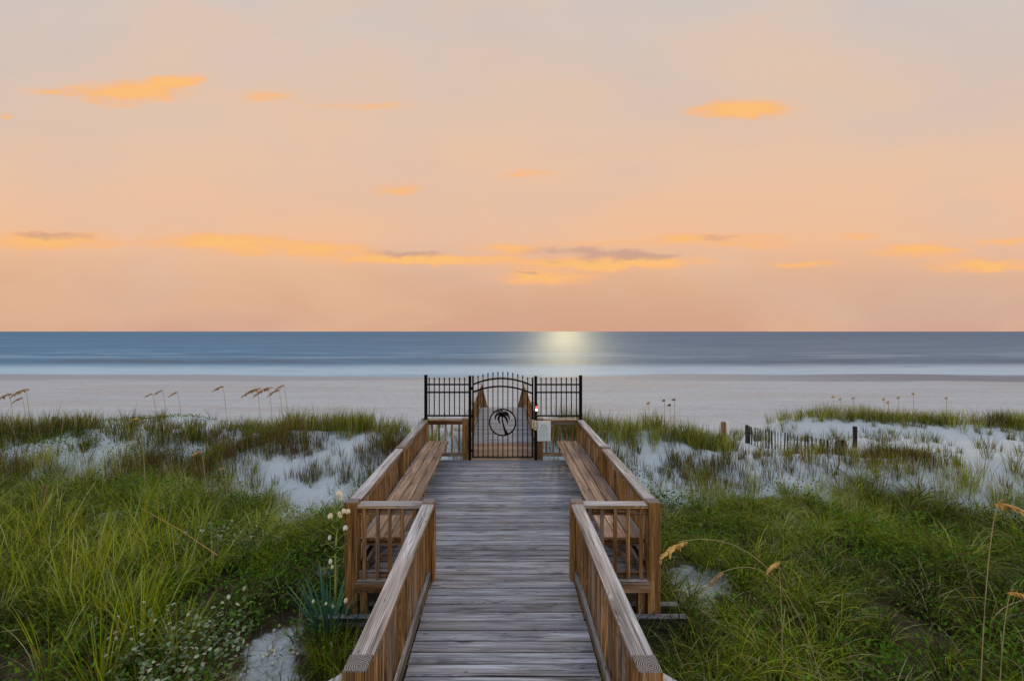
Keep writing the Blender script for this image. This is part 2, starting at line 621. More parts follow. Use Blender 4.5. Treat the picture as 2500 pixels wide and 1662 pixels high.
SAND_GAPS = [(-2.45, 4.75, .36, .75), (-2.1, 4.15, .4, .5), (2.75, 6.3, .55, .5), (2.45, 5.8, .35, .4), (-4.3, 9.1, 1.1, .35), (-3.0, 9.0, .8, .5),
             (-7.0, 8.3, .6, .25), (4.6, 9.4, 1.3, .6), (8.2, 9.6, 1.6, .5), (-2.5, 6.5, .25, .3)]


def grid_axis(segs):
    out = []
    for a, b, n in segs:
        out += list(np.linspace(a, b, n, endpoint=False))
    out.append(segs[-1][1])
    return np.array(out)


gx = grid_axis([(-4000, -400, 12), (-400, -80, 24), (-80, -22, 60), (-22, -9, 90), (-9, 9, 300), (9, 22, 90), (22, 80, 60), (80, 400, 24), (400, 4000, 12)])
gy = grid_axis([(-60, 0, 20), (0, 3, 15), (3, 14, 220), (14, 24, 80), (24, 60, 70), (60, 200, 14), (200, 4000, 6)])
X, Y = np.meshgrid(gx, gy)
Z = terr(X, Y)
me = bpy.data.meshes.new('sand_ground')
nx, ny = len(gx), len(gy)
co = np.stack([X, Y, Z], -1).reshape(-1, 3)
me.vertices.add(nx * ny)
me.vertices.foreach_set('co', co.ravel())
ii, jj = np.meshgrid(np.arange(nx - 1), np.arange(ny - 1))
a = (jj * nx + ii).ravel()
quads = np.stack([a, a + 1, a + nx + 1, a + nx], -1)
me.loops.add(quads.size)
me.loops.foreach_set('vertex_index', quads.ravel())
me.polygons.add(len(quads))
me.polygons.foreach_set('loop_start', np.arange(0, quads.size, 4))
me.polygons.foreach_set('use_smooth', np.ones(len(quads), bool))
me.update(calc_edges=True)
at = me.attributes.new('litter', 'FLOAT', 'POINT')
at.data.foreach_set('value', litter(co[:, 0], co[:, 1]).astype(np.float32))
m, t, b, _ = new_mat('beach_sand')
g = t.node('ShaderNodeNewGeometry')
pos = g.outputs['Position']
sxyz = t.node('ShaderNodeSeparateXYZ')
t.put(sxyz.inputs[0], pos)
py = sxyz.outputs[1]
px_ = sxyz.outputs[0]
n1 = t.noise(pos, .8, 5, .6)
n2 = t.noise(pos, 9, 5, .6)
dune = t.mix(n2, (.47, .525, .555), (.585, .64, .665))
beach = t.mix(t.noise(t.v('MULTIPLY', pos, (.12, 1.0, 1.0)), .8, 6, .68), (.36, .39, .425), (.58, .595, .61))
c = t.mix(t.step(py, 17, 23), dune, beach)
warm_band = t.step(t.noise(t.v('MULTIPLY', pos, (.05, .35, 0)), 1, 3, .5), .48, .62, 0, .55)
c = t.mix(t.m('MULTIPLY', warm_band, t.step(py, 20, 26)), c, (.45, .41, .395))
# scattered wrack and footprints on the open beach
fp = t.noise(t.v('MULTIPLY', pos, (.8, 1.6, 1)), 2.2, 6, .7)
c = t.mix(t.m('MULTIPLY', t.step(fp, .50, .66, 0, .6), t.step(py, 17, 24)), c, (.33, .31, .31))
speck = t.noise(t.v('MULTIPLY', pos, (1.0, 2.4, 1)), 5.0, 3, .7)
wrackzone = t.m('MULTIPLY', t.step(py, 30, 39), t.step(py, 44, 50, 1, 0))
c = t.mix(t.m('MULTIPLY', t.step(speck, .62, .70, 0, .7), t.m('MULTIPLY_ADD', wrackzone, .6, .35)), c, (.10, .085, .06))
dsp_ = t.noise(pos, 38.0, 3, .7)
c = t.mix(t.m('MULTIPLY', t.step(dsp_, .62, .72, 0, .55), t.step(t.noise(pos, 1.1, 3), .42, .62)), c, (.13, .10, .075))
# wet sand at the water's edge
edge = t.m('ADD', py, t.m('MULTIPLY', t.m('SUBTRACT', t.noise(t.v('MULTIPLY', pos, (.045, .05, 0)), 1, 3, .5), .5), 9.0))
edge = t.m('ADD', edge, t.m('MULTIPLY', t.step(px_, 20, 45), 1.5))
wet = t.step(edge, 44.2, 46.0)
c = t.mix(t.m('MULTIPLY', wet, .72), c, t.mix(t.step(px_, 15, 50), (.29, .30, .33), (.13, .13, .17)))
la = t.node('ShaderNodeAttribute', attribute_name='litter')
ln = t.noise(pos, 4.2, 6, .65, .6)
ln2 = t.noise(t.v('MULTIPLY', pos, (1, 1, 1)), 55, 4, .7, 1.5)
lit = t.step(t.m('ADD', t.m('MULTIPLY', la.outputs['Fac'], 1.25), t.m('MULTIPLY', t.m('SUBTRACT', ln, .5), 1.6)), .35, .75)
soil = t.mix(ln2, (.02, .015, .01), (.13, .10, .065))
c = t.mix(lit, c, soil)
t.put(b.inputs['Base Color'], c)
t.put(b.inputs['Roughness'], t.m('MULTIPLY_ADD', wet, -.12, .9))
b.inputs['Specular IOR Level'].default_value = .2
bp = t.node('ShaderNodeBump')
bp.inputs['Strength'].default_value = .8
bp.inputs['Distance'].default_value = .10
t.put(bp.inputs['Height'], t.m('ADD', t.m('MULTIPLY', t.noise(pos, 3.2, 6, .62), t.m('MULTIPLY_ADD', wet, -.9, 1.0)), t.m('MULTIPLY', t.m('MULTIPLY', lit, ln2), .3)))
t.l.new(bp.outputs[0], b.inputs['Normal'])
me.materials.append(m)
ground = bpy.data.objects.new('sand_ground', me)
COL.objects.link(ground)
tag(ground, kind='structure')

# ------------------------------------------------------------------ sea
WZ = -2.2
mb = MB()
ys = [46, 52, 60, 75, 100, 160, 300, 800, 3000, 12000, 45000]
xs = [-45000, -9000, -2000, -500, -120, 0, 120, 500, 2000, 9000, 45000]
vs = [(x, y, WZ) for y in ys for x in xs]
fs = [(j * 11 + i, j * 11 + i + 1, (j + 1) * 11 + i + 1, (j + 1) * 11 + i) for j in range(10) for i in range(10)]
mb.add(vs, fs)
m, t, b, out = new_mat('sea_water')
t.n.remove(b)
g = t.node('ShaderNodeNewGeometry')
pos = g.outputs['Position']
sxyz = t.node('ShaderNodeSeparateXYZ')
t.put(sxyz.inputs[0], pos)
px_, py = sxyz.outputs[0], sxyz.outputs[1]
# streaks run along the shore; their depth grows with distance, so scale logarithmically in y
ly = t.m('LOGARITHM', py, 2.71828)
sv = t.node('ShaderNodeCombineXYZ')
t.put(sv.inputs[0], t.m('DIVIDE', px_, t.m('MULTIPLY', py, 1.0)))
t.put(sv.inputs[1], t.m('MULTIPLY', ly, 6.0))
streaks = t.noise(t.v('MULTIPLY', sv.outputs[0], (3.0, 1.4, 1)), 1.0, 5, .6, .3)
streaks2 = t.noise(t.v('MULTIPLY', sv.outputs[0], (7.0, 5.0, 1)), 1.0, 4, .6, .6)
side = t.step(t.m('DIVIDE', px_, py), -.7, .8)  # sky reflection put into the water colour: bluer left, greyer right
deep = t.mix(side, (.045, .155, .29), (.10, .15, .215))
light = t.mix(side, (.085, .225, .365), (.17, .215, .265))
c = t.mix(t.step(t.m('ADD', t.m('MULTIPLY', streaks, .7), t.m('MULTIPLY', streaks2, .3)), .36, .64), deep, light)
far = t.step(ly, 4.5, 6.5)
c = t.mix(t.m('MULTIPLY', far, .6), c, t.mix(side, (.04, .14, .26), (.075, .125, .20)))
# long swash of foam, smooth because the water moves
wy = t.m('ADD', py, t.m('MULTIPLY', t.m('SUBTRACT', t.noise(t.v('MULTIPLY', pos, (.03, .01, 0)), 1, 3, .5), .5), 5.0))
f1 = t.m('MULTIPLY', t.step(wy, 50.5, 55.5), t.step(wy, 60.5, 73, 1, 0))
f0 = t.step(wy, 50.5, 57.0, .45, .0)
f2 = t.m('MULTIPLY', t.m('MULTIPLY', t.step(wy, 80, 90), t.step(wy, 95, 125, 1, 0)), t.step(streaks, .45, .6, 0, .25))
darkband = t.m('MULTIPLY', t.m('MULTIPLY', t.step(wy, 69, 75), t.step(wy, 77, 88, 1, 0)), t.step(streaks, .42, .56, .0, .75))
c = t.mix(darkband, c, (.06, .085, .125))
foam = t.m('MULTIPLY', t.m('ADD', t.m('ADD', t.m('MULTIPLY', f1, .85), f0), f2), t.step(streaks2, .2, .7, .75, 1.1), clamp=True)
near = t.step(wy, 56, 63, 1, 0)
c = t.mix(t.m('MULTIPLY', near, .55), c, (.27, .36, .43))
c = t.mix(foam, c, t.mix(side, (.47, .60, .70), (.52, .60, .66)))
df = t.node('ShaderNodeBsdfDiffuse')
t.put(df.inputs[0], c)
gl = t.node('ShaderNodeBsdfGlossy')
gl.inputs['Roughness'].default_value = .45
gl.inputs[0].default_value = (.8, .9, 1, 1)
bp = t.node('ShaderNodeBump')
bp.inputs['Strength'].default_value = .35
bp.inputs['Distance'].default_value = 1.0
t.put(bp.inputs['Height'], t.noise(t.v('MULTIPLY', sv.outputs[0], (26.0, 14.0, 1)), 1.0, 5, .65, .5))
t.l.new(bp.outputs[0], gl.inputs['Normal'])
mx = t.node('ShaderNodeMixShader')
t.put(mx.inputs[0], t.m('MULTIPLY_ADD', foam, -.08, .13))
t.l.new(df.outputs[0], mx.inputs[1])
t.l.new(gl.outputs[0], mx.inputs[2])
t.l.new(mx.outputs[0], out.inputs[0])
tag(mb.build('sea', m), kind='structure')

# ------------------------------------------------------------------ boardwalk floor
Y0, Y1, Y2, Y3 = 1.0, 5.12, 9.99, 16.8
bw = thing('boardwalk', (0, Y1, 0), 'grey weathered plank boardwalk leading through the gate to the beach', 'boardwalk')


def planks(name, y0, y1, x0, x1, mat, pitch=.1435, parent=bw):
    mb = MB()
    n = int(round((y1 - y0) / pitch))
    p = (y1 - y0) / n
    for i in range(n):
        a = y0 + i * p + .0065 + jit(.001)
        bb = y0 + (i + 1) * p - .0065 + jit(.001)
        dz = jit(.0022)
        mb.box(x0 + jit(.008), x1 + jit(.008), a, bb, -.036 + dz, dz, .0035)
    return mb.build(name, mat, parent)


planks('walkway_deck', Y0, Y1, -.80, .80, M_deck)
planks('platform_deck', Y1 + .003, Y2 - .05, -1.66, 1.66, M_deck)
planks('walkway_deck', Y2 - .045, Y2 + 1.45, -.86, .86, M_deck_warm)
planks('walkway_deck', Y2 + 1.455, Y3, -.80, .80, M_deck)
mb = MB()
for sx in (-1, 1):
    mb.box(*sorted((sx * .70, sx * .745)), Y0, Y1 - .12, -.22, -.042)
    mb.box(*sorted((sx * 1.60, sx * 1.64)), Y1 + .12, Y2 - .08, -.22, -.042)
    mb.box(*sorted((sx * .70, sx * .745)), Y2 + .05, Y3, -.22, -.042)
mb.box(-.02, .02, Y0, Y3, -.22, -.042)
mb.build('joist', M_railY, bw)
for sx in (-1, 1):
    MB().box(*sorted((sx * .912, sx * 1.655)), Y1 - .045, Y1 - .006, -.115, -.008).build('rim_board', M_railX, bw)
    MB().box(*sorted((sx * .905, sx * 1.655)), Y1 - .03, Y1 + .12, -.006, .012).build('edge_board', M_capX, bw)
MB().box(-2.03, 2.03, 5.00, 5.085, -.60, -.35).build('support_beam', M_beam, bw)
MB().box(-2.03, 2.03, 5.235, 5.315, -.60, -.35).build('support_beam', M_beam, bw)
MB().box(1.52, 1.60, 5.10, 5.19, -.5, -.12).build('support_post', M_post, bw)
MB().box(-1.60, -1.52, 5.10, 5.19, -.5, -.12).build('support_post', M_post, bw)
for yy in (7.55, 9.98, 12.3, 14.6, 16.7):
    for sx in (-.9, .9):
        MB().box(sx - .07, sx + .07, yy - .07, yy + .07, -1.9, -.05 if yy > 8 else -.25).build('support_post', M_post, bw)
    MB().box(-1.1, 1.1, yy + .08, yy + .12, -.46, -.24).build('support_beam', M_beam, bw)

# ------------------------------------------------------------------ railings
ZC = .875


def post(parent, x, y, ztop=.888, z0=-.9, w=.14):
    mb = MB()
    lean = Matrix.Translation((x, y, 0)) @ Matrix.Rotation(jit(.004), 4, 'Y') @ Matrix.Rotation(jit(.004), 4, 'X')
    mb.box(-w / 2, w / 2, -w / 2, w / 2, z0, ztop, .005, lean)
    return mb.build('post', M_post, parent)


def balusters(parent, pts, z0, z1, w=.037):
    first = None
    for (x, y, dz) in pts:
        if first is None:
            mb = MB()
            mb.box(x - w / 2, x + w / 2, y - w / 2, y + w / 2, z0 + dz, z1 + dz, .003)
            first = mb.build('baluster', M_bal, parent)
            fx, fy, fz = x, y, dz
        else:
            c = first.copy()
            COL.objects.link(c)
            c.parent = parent
            c.location = (x - fx + jit(.004), y - fy + jit(.004), dz - fz)
            c.rotation_euler = (jit(.012), jit(.012), 0)


def railing_y(parent, xc, y0, y1, out, zc=ZC, posts=(), capw=.135, z0=-.9, zb=.03, pitch=.147, mid_posts_cut=True):
    """railing along Y; out = outward sign in x"""
    cuts = sorted(posts)
    ends = [y0] + [p for p in cuts if y0 < p < y1] + [y1]
    for i in range(len(ends) - 1):
        a = ends[i] + (.07 if ends[i] in cuts else 0) + .002
        bb = ends[i + 1] - (.07 if ends[i + 1] in cuts else 0) - .002
        MB().box(xc - capw / 2, xc + capw / 2, a, bb, zc - .038, zc, .005).build('cap_rail', M_capY, parent)
        MB().box(xc - .019 - out * .015, xc + .019 - out * .015, a, bb, zc - .128, zc - .040).build('upper_rail', M_railY, parent)
        MB().box(xc - .019 - out * .015, xc + .019 - out * .015, a, bb, zb, zb + .089).build('lower_rail', M_railY, parent)
        n = int((bb - a) / pitch)
        balusters(parent, [(xc + out * .025, a + (bb - a) * (k + .5) / n, 0) for k in range(n)], .02 if zb > .02 else -.1, zc - .041)
    for p in cuts:
        post(parent, xc, p, zc + .013, z0)


def railing_x(parent, yc, x0, x1, out, zc, zb=.0, pitch=.147, capw=.14):
    MB().box(x0, x1, yc - capw / 2, yc + capw / 2, zc - .038, zc, .005).build('cap_rail', M_capX, parent)
    MB().box(x0, x1, yc - .019, yc + .019, zc - .128, zc - .040).build('upper_rail', M_railX, parent)
    MB().box(x0, x1, yc - .019, yc + .019, zb + .013, zb + .095).build('lower_rail', M_railX, parent)
    n = max(1, int(round((x1 - x0) / pitch)))
    balusters(parent, [(x0 + (x1 - x0) * (k + .5) / n, yc + out * .038, 0) for k in range(n)], zb + .02, zc - .041)


SIDE = {-1: 'left', 1: 'right'}
for sx in (-1, 1):
    s = SIDE[sx]
    r = thing('walkway_railing', (sx * .835, 3.9, 0), 'near railing along the %s side of the lower walkway, ending at the bottom edge' % s, 'railing', 'railings along the near walkway')
    railing_y(r, sx * .835, 2.63, 5.16, sx, posts=(2.63, 5.16), pitch=.14)
    # flared railing at the lower frame edge
    f = thing('flared_railing', (sx * 1.2, 2.2, 0), 'railing flaring outwards at the bottom edge of the picture on the %s' % s, 'railing', 'flared railings at the near end')
    MB().bar((sx * .885, 2.60, .80), (sx * 1.9, 1.55, .80), .135, .038).build('cap_rail', M_capY, f)
    MB().bar((sx * .885, 2.60, .735), (sx * 1.9, 1.55, .735), .038, .088).build('upper_rail', M_railY, f)
    MB().bar((sx * .885, 2.60, .07), (sx * 1.9, 1.55, .07), .038, .088).build('lower_rail', M_railY, f)
    balusters(f, [(sx * (.95 + k * .1), 2.56 - k * .103, 0) for k in range(9)], .0, .78)
    post(f, sx * 1.95, 1.5, .86, -.9)
    # platform side railing
    r = thing('platform_railing', (sx * 1.70, 7.5, 0), 'long railing behind the %s bench, from the corner post to the gate fence' % s, 'railing', 'long railings of the bench platform')
    railing_y(r, sx * 1.70, 5.16, 9.98, sx, posts=(5.16, 7.55, 9.98), pitch=.145)
    # front return
    r = thing('platform_end_railing', (sx * 1.28, 5.16, 0), 'short railing facing the camera at the near end of the %s bench' % s, 'railing', 'short railings in front of the benches')
    a, bb = sorted((sx * .907, sx * 1.628))
    railing_x(r, 5.16, a, bb, -1, .855, zb=-.005, pitch=.146)
    # gate side return
    r = thing('gate_side_railing', (sx * 1.25, 10.0, 0), 'low wooden railing under the black fence panel %s of the gate' % s, 'railing', 'low railings beside the gate')
    a, bb = sorted((sx * .89, sx * 1.628))
    railing_x(r, 10.0, a, bb, 1, .885, zb=.05, pitch=.15)
    post(r, sx * .815, 10.03, .882, -.9, .138)
    # railing beyond the gate
    r = thing('far_walkway_railing', (sx * .835, 13.5, 0), 'wooden railing beyond the gate along the %s side of the far walkway' % s, 'railing', 'railings of the walkway beyond the gate')
    railing_y(r, sx * .835, 10.12, 16.75, sx, posts=(12.3, 14.5, 16.75), z0=-1.4)
    # stair railing going down to the beach
    r = thing('stair_railing', (sx * .835, 19, -.6), 'sloping stair railing seen through the gate, %s side of the beach stairs' % s, 'railing', 'railings of the beach stairs')
    e0, e1 = (sx * .83, 16.83, .86), (sx * .83, 23.3, -1.12)
    MB().bar(e0, e1, .135, .038).build('cap_rail', M_capY, r)
    MB().bar((e0[0], e0[1], e0[2] - .07), (e1[0], e1[1], e1[2] - .07), .038, .088).build('upper_rail', M_railY, r)
    MB().bar((e0[0], e0[1], .10), (e1[0], e1[1], -1.85), .038, .088).build('lower_rail', M_railY, r)
    balusters(r, [(sx * .865, 16.95 + k * .15, -.303 * (.12 + k * .15)) for k in range(42)], .12, .84)
    post(r, sx * .83, 19.9, -.05, -2.2)
    post(r, sx * .83, 23.3, -1.08, -2.6)

st = thing('beach_stairs', (0, 19.5, -.9), 'wooden stairs going down to the beach past the end of the far walkway', 'stairs')
for k in range(18):
    yy = 16.84 + k * .355
    MB().box(-.80, .80, yy, yy + .28, -.12 - k * .108 - .038, -.12 - k * .108).build('step', M_deck, st)
for sx in (-1, 1):
    MB().bar((sx * .78, 16.85, -.25), (sx * .78, 23.2, -2.15), .04, .2).build('stringer', M_railY, st)

# ------------------------------------------------------------------ benches
for sx in (-1, 1):
    s = SIDE[sx]
    bch = thing('bench', (sx * 1.4, 7.5, 0), 'long brown plank bench along the %s railing of the platform' % s, 'bench', 'benches facing each other on the platform')
    for k in range(3):
        xa = 1.170 + k * .146
        lo, hi = sorted((sx * xa, sx * (xa + .136)))
        MB().box(lo, hi, 5.25 + jit(.01), 9.86 + jit(.02), .392, .43 + jit(.001), .005).build('seat_plank', M_bench, bch)
    lo, hi = sorted((sx * 1.612, sx * 1.648))
    MB().box(lo, hi, 5.26, 9.86, .36, .412).build('back_ledger', M_railY, bch)
    for yy in (5.34, 6.9, 8.4, 9.7):
        lo, hi = sorted((sx * 1.19, sx * 1.60))
        MB().box(lo, hi, yy - .02, yy + .02, .30, .390).build('seat_support', M_railX, bch)
        MB().bar((sx * 1.22, yy + .045, .31), (sx * 1.60, yy + .045, .03), .036, .085, up=(0, 1, 0)).build('brace', M_railX, bch)
        lo, hi = sorted((sx * 1.60, sx * 1.637))
        MB().box(lo, hi, yy - .045, yy - .022, .01, .35).build('leg', M_post, bch)
    if sx == -1:
        MB().box(-1.36, -1.27, 5.318, 5.32, .36, .388, .0005).build('care_tag', M_white, bch)
    # kick board under the bench
    lo, hi = sorted((sx * 1.56, sx * 1.598))
    MB().box(lo, hi, 5.3, 9.8, .02, .14).build('lower_board', M_railY, bch)

# ------------------------------------------------------------------ black gate and fence panels
def GX(x):
    return ((x / 5.128 + 1000) - 1227) / 111.4


def GZ(y):
    return CAM_H - ((y / 5.128 + 880) - 809) / 111.4


GY = 9.96


def spear(mb, x, y, z):
    """small spear tip, base at z"""
    w = .014
    vs = [(x - .007, y - .007, z), (x + .007, y - .007, z), (x + .007, y + .007, z), (x - .007, y + .007, z),
          (x - w * 1.4, y - w, z + .018), (x + w * 1.4, y - w, z + .018), (x + w * 1.4, y + w, z + .018), (x - w * 1.4, y + w, z + .018), (x, y, z + .058)]
    mb.add(vs, [(3, 2, 1, 0), (0, 1, 5, 4), (1, 2, 6, 5), (2, 3, 7, 6), (3, 0, 4, 7), (4, 5, 8), (5, 6, 8), (6, 7, 8), (7, 4, 8)])


def picket(parent, x, z0, z1, y=GY):
    mb = MB().box(x - .0105, x + .0105, y - .0105, y + .0105, z0, z1 - .05, .001)
    spear(mb, x, y, z1 - .052)
    return mb.build('picket', M_black, parent)


for s, p0, p1, q0, qn, zt in (('left', 205, 757, 247, 8, 178), ('right', 2139, 1577, 1645, 8, 182)):
    pn = thing('fence_panel', (GX((p0 + p1) / 2), GY, .89), 'black metal fence panel with spear pickets %s of the palm gate' % s, 'fence', 'black fence panels beside the gate')
    xa = GX(p0)
    xb = GX(p1)
    MB().box(xa - .032, xa + .032, GY - .032, GY + .032, .89, GZ(zt), .003).build('post', M_black, pn)
    MB().box(xa - .05, xa + .05, GY - .05, GY + .05, .886, .90, .002).build('post_foot', M_black, pn)
    MB().box(xb - .03, xb + .03, GY - .06, GY - .0, .002, GZ(188), .003).build('post', M_black, pn)
    for zz in (298, 396, 688):
        MB().box(min(xa, xb) + .028, max(xa, xb) - .028, GY - .014, GY + .014, GZ(zz) - .017, GZ(zz) + .017, .002).build('rail', M_black, pn)
    for k in range(qn):
        picket(pn, GX(q0 + k * 63.2), GZ(688), GZ(210))

gt = thing('gate', (0, GY, 0), 'black arched metal gate with a palm tree in a circle', 'gate')
xl, xr = GX(794), GX(1539)
MB().box(xl - .018, xl + .018, GY - .018, GY + .018, .035, GZ(188), .002).build('gate_stile', M_black, gt)
MB().box(xr - .018, xr + .018, GY - .018, GY + .018, .035, GZ(209), .002).build('gate_stile', M_black, gt)
MB().box(xl + .016, xr - .016, GY - .015, GY + .015, .032, .062, .002).build('bottom_rail', M_black, gt)


def arch(z_side_l, z_mid, z_side_r, name):
    mb = MB()
    n = 22
    pts = []
    for i in range(n + 1):
        u = i / n
        side = z_side_l * (1 - u) + z_side_r * u
        pts.append((xl + (xr - xl) * u, GY, side + (z_mid - (z_side_l + z_side_r) / 2) * 4 * u * (1 - u) * 1.0))
    for i in range(n):
        mb.bar(pts[i], pts[i + 1], .034, .036, .001)
    return mb.build(name, M_black, gt)


arch(GZ(298), GZ(222), GZ(315), 'arched_rail')
arch(GZ(392), GZ(322), GZ(412), 'arched_rail')
CX, CZ, CR = GX(1165), GZ(770), 172 / 5.128 / 111.4
tops = [185, 168, 152, 143, 138, 138, 140, 150, 165, 182, 205]
for k in range(11):
    x = GX(858 + 62 * k)
    dxx = abs(x - CX)
    if dxx < CR - .02:
        h = math.sqrt(CR * CR - dxx * dxx) - .01
        picket(gt, x, CZ + h, GZ(tops[k]))
        MB().box(x - .0105, x + .0105, GY - .0105, GY + .0105, .06, CZ - h, .001).build('picket', M_black, gt)
    else:
        picket(gt, x, .06, GZ(tops[k]))
mb = MB()
N = 64
vs, fs = [], []
for i in range(N):
    a = 2 * math.pi * i / N
    for rr, yy in ((CR, GY - .012), (CR - .03, GY - .012), (CR - .03, GY + .012), (CR, GY + .012)):
        vs.append((CX + rr * math.cos(a), yy, CZ + rr * math.sin(a)))
for i in range(N):
    j = (i + 1) % N
    for k in range(4):
        l = (k + 1) % 4
        fs.append((i * 4 + k, j * 4 + k, j * 4 + l, i * 4 + l))
mb.add(vs, fs)
mb.build('emblem_ring', M_black, gt)
UNIT = 1 / 15.68 / 111.4


def ribbon(mb, pts, ws, th=.006):
    """flat cut-out strip in the gate plane, pts in drawing units"""
    P = [Vector((CX + (x - 735) * UNIT, GY, CZ - (y - 785) * UNIT)) for x, y in pts]
    vs, fs = [], []
    for i, p in enumerate(P):
        d = (P[min(i + 1, len(P) - 1)] - P[max(i - 1, 0)]).normalized()
        nn = Vector((-d.z, 0, d.x)) * ws[i] * UNIT / 2
        for (q, yy) in ((p + nn, -th), (p - nn, -th), (p - nn, th), (p + nn, th)):
            vs.append((q.x, GY + yy, q.z))
    for i in range(len(P) - 1):
        for k in range(4):
            l = (k + 1) % 4
            fs.append((i * 4 + k, (i + 1) * 4 + k, (i + 1) * 4 + l, i * 4 + l))
    fs.append((3, 2, 1, 0))
    e = (len(P) - 1) * 4
    fs.append((e, e + 1, e + 2, e + 3))
    mb.add(vs, fs)


mb = MB()
for (p0, p1, p2, w) in (((725, 480), (600, 310), (485, 425), 48), ((750, 430), (720, 300), (560, 322), 46),
                        ((700, 480), (440, 400), (455, 690), 80), ((700, 520), (480, 560), (650, 850), 80),
                        ((750, 440), (890, 350), (960, 500), 58), ((750, 490), (980, 440), (990, 690), 76), ((730, 530), (910, 580), (928, 855), 84)):
    pts, ws = [], []
    for i in range(13):
        u = i / 12
        pts.append(((1 - u) ** 2 * p0[0] + 2 * u * (1 - u) * p1[0] + u * u * p2[0], (1 - u) ** 2 * p0[1] + 2 * u * (1 - u) * p1[1] + u * u * p2[1]))
        ws.append(w * (math.sin(math.pi * min(1, .25 + u * .72)) ** .7) + 6 + (6 if i % 2 else 0))
    ribbon(mb, pts, ws)
ribbon(mb, [(712, 430), (716, 500), (720, 560), (724, 680), (738, 800), (768, 920), (805, 1040), (850, 1150), (880, 1210), (895, 1265)],
       [70, 80, 56, 52, 56, 62, 76, 105, 130, 160])
mb.build('palm_emblem', M_black, gt)
for zz in (345, 690, 1118):
    MB().box(GX(762), GX(792), GY - .035, GY - .012, GZ(zz) - .03, GZ(zz) + .03, .003).build('hinge', M_black, gt)
MB().box(GX(1528), GX(1552), GY - .05, GY - .02, GZ(845), GZ(735), .004).build('magnet_plate', M_cream, gt)
lk = thing('gate_lock', (GX(1572), GY - .07, GZ(800)), 'cream lock box on the black post between gate and notice', 'lock')
MB().box(GX(1556), GX(1588), GY - .105, GY - .062, GZ(856), GZ(738), .005).build('housing', M_cream, lk)
MB().box(GX(1566), GX(1578), GY - .109, GY - .106, GZ(830), GZ(815), .001).build('keyhole', M_ink, lk)
kp = thing('gate_keypad', (GX(1581), GY - .08, GZ(585)), 'small black keypad with glowing red and white lamps on the gate post', 'keypad')
MB().box(GX(1564), GX(1598), GY - .095, GY - .062, GZ(640), GZ(525), .004).build('housing', M_black, kp)
MB().tube([(GX(1583), GY - .096, GZ(572)), (GX(1583), GY - .11, GZ(572))], .021, 12).build('red_lamp', M_red, kp)
MB().box(GX(1570), GX(1597), GY - .104, GY - .096, GZ(620), GZ(592), .003).build('white_lamp', M_led, kp)

# notice
sg = thing('notice_sign', (GX(1679), GY - .03, GZ(875)), 'white framed beach notice with small print right of the gate lock', 'sign')
SY = GY - .045
x0, x1, z0, z1 = GX(1595), GX(1763), GZ(1003), GZ(748)
MB().box(x0, x1, SY, SY + .012, z0, z1, .006).build('frame', M_white, sg)
MB().box(x0 + .012, x1 - .012, SY - .003, SY - .0005, z0 + .012, z1 - .012, .001).build('face', M_signface, sg)
w = x1 - x0


def SXZ(px, py):    # sign drawing units 0..168, 0..255
    return x0 + w * px / 168.0, z1 - (z1 - z0) * py / 255.0


mb = MB()
for (a, bb, c_, d_) in ((30, 92, 50, 54), (50, 54, 66, 40), (66, 40, 60, 62), (84, 40, 92, 56), (92, 56, 122, 62), (104, 60, 96, 72), (76, 66, 88, 66), (52, 58, 58, 70), (40, 62, 52, 58)):
    pass
for (pa, pb, th) in (((48, 62), (60, 54), 5), ((60, 54), (68, 42), 6), ((56, 60), (60, 68), 4), ((84, 42), (94, 54), 6), ((94, 54), (112, 58), 6), ((96, 56), (100, 68), 5), ((72, 66), (84, 66), 4), ((78, 60), (72, 67), 3)):
    ax_, az_ = SXZ(*pa)
    bx_, bz_ = SXZ(*pb)
    mb.bar((ax_, SY - .005, az_), (bx_, SY - .005, bz_), .003, th * w / 168, .0005, up=(0, 0, 1) if abs(bx_ - ax_) > abs(bz_ - az_) else (1, 0, 0))
mb.build('emblem', M_ink, sg)
rs = random.Random(5)


def print_line(mb, py, xa, xb, h):
    x = xa
    while x < xb - 4:
        L = min(rs.uniform(6, 20), xb - x)
        k = x
        while k < x + L - 1.5:      # letters
            cx_, cz_ = SXZ(k + .9, py + rs.uniform(-.3, .3) * h * .3)
            hh = h * rs.uniform(.7, 1.0) * w / 168
            mb.box(cx_ - .0011, cx_ + .0011, SY - .0056, SY - .0034, cz_ - hh / 2, cz_ + hh / 2, .0002)
            k += 2.1
        x += L + 3.2


mb = MB()
print_line(mb, 83, 34, 62, 7)
print_line(mb, 83, 68, 136, 7)
print_line(mb, 247, 26, 132, 5)
mb.build('lettering', M_ink, sg)
mb = MB()
for py, xa, xb in ((98, 30, 134), (110, 46, 122), (127, 30, 140), (145, 30, 134), (164, 28, 140), (182, 30, 136), (202, 32, 124), (226, 26, 60)):
    print_line(mb, py, xa, xb, 5)
mb.build('lettering', M_inkblue, sg)
MB().box(SXZ(24, 24)[0], SXZ(28, 24)[0], SY - .006, SY - .003, SXZ(24, 28)[1], SXZ(24, 24)[1], .001).build('screw', M_ink, sg)

# ------------------------------------------------------------------ slatted sand fence on the right dune
def at_ground(x, y, dz=0.0):
    return float(terr(x, y)) + dz


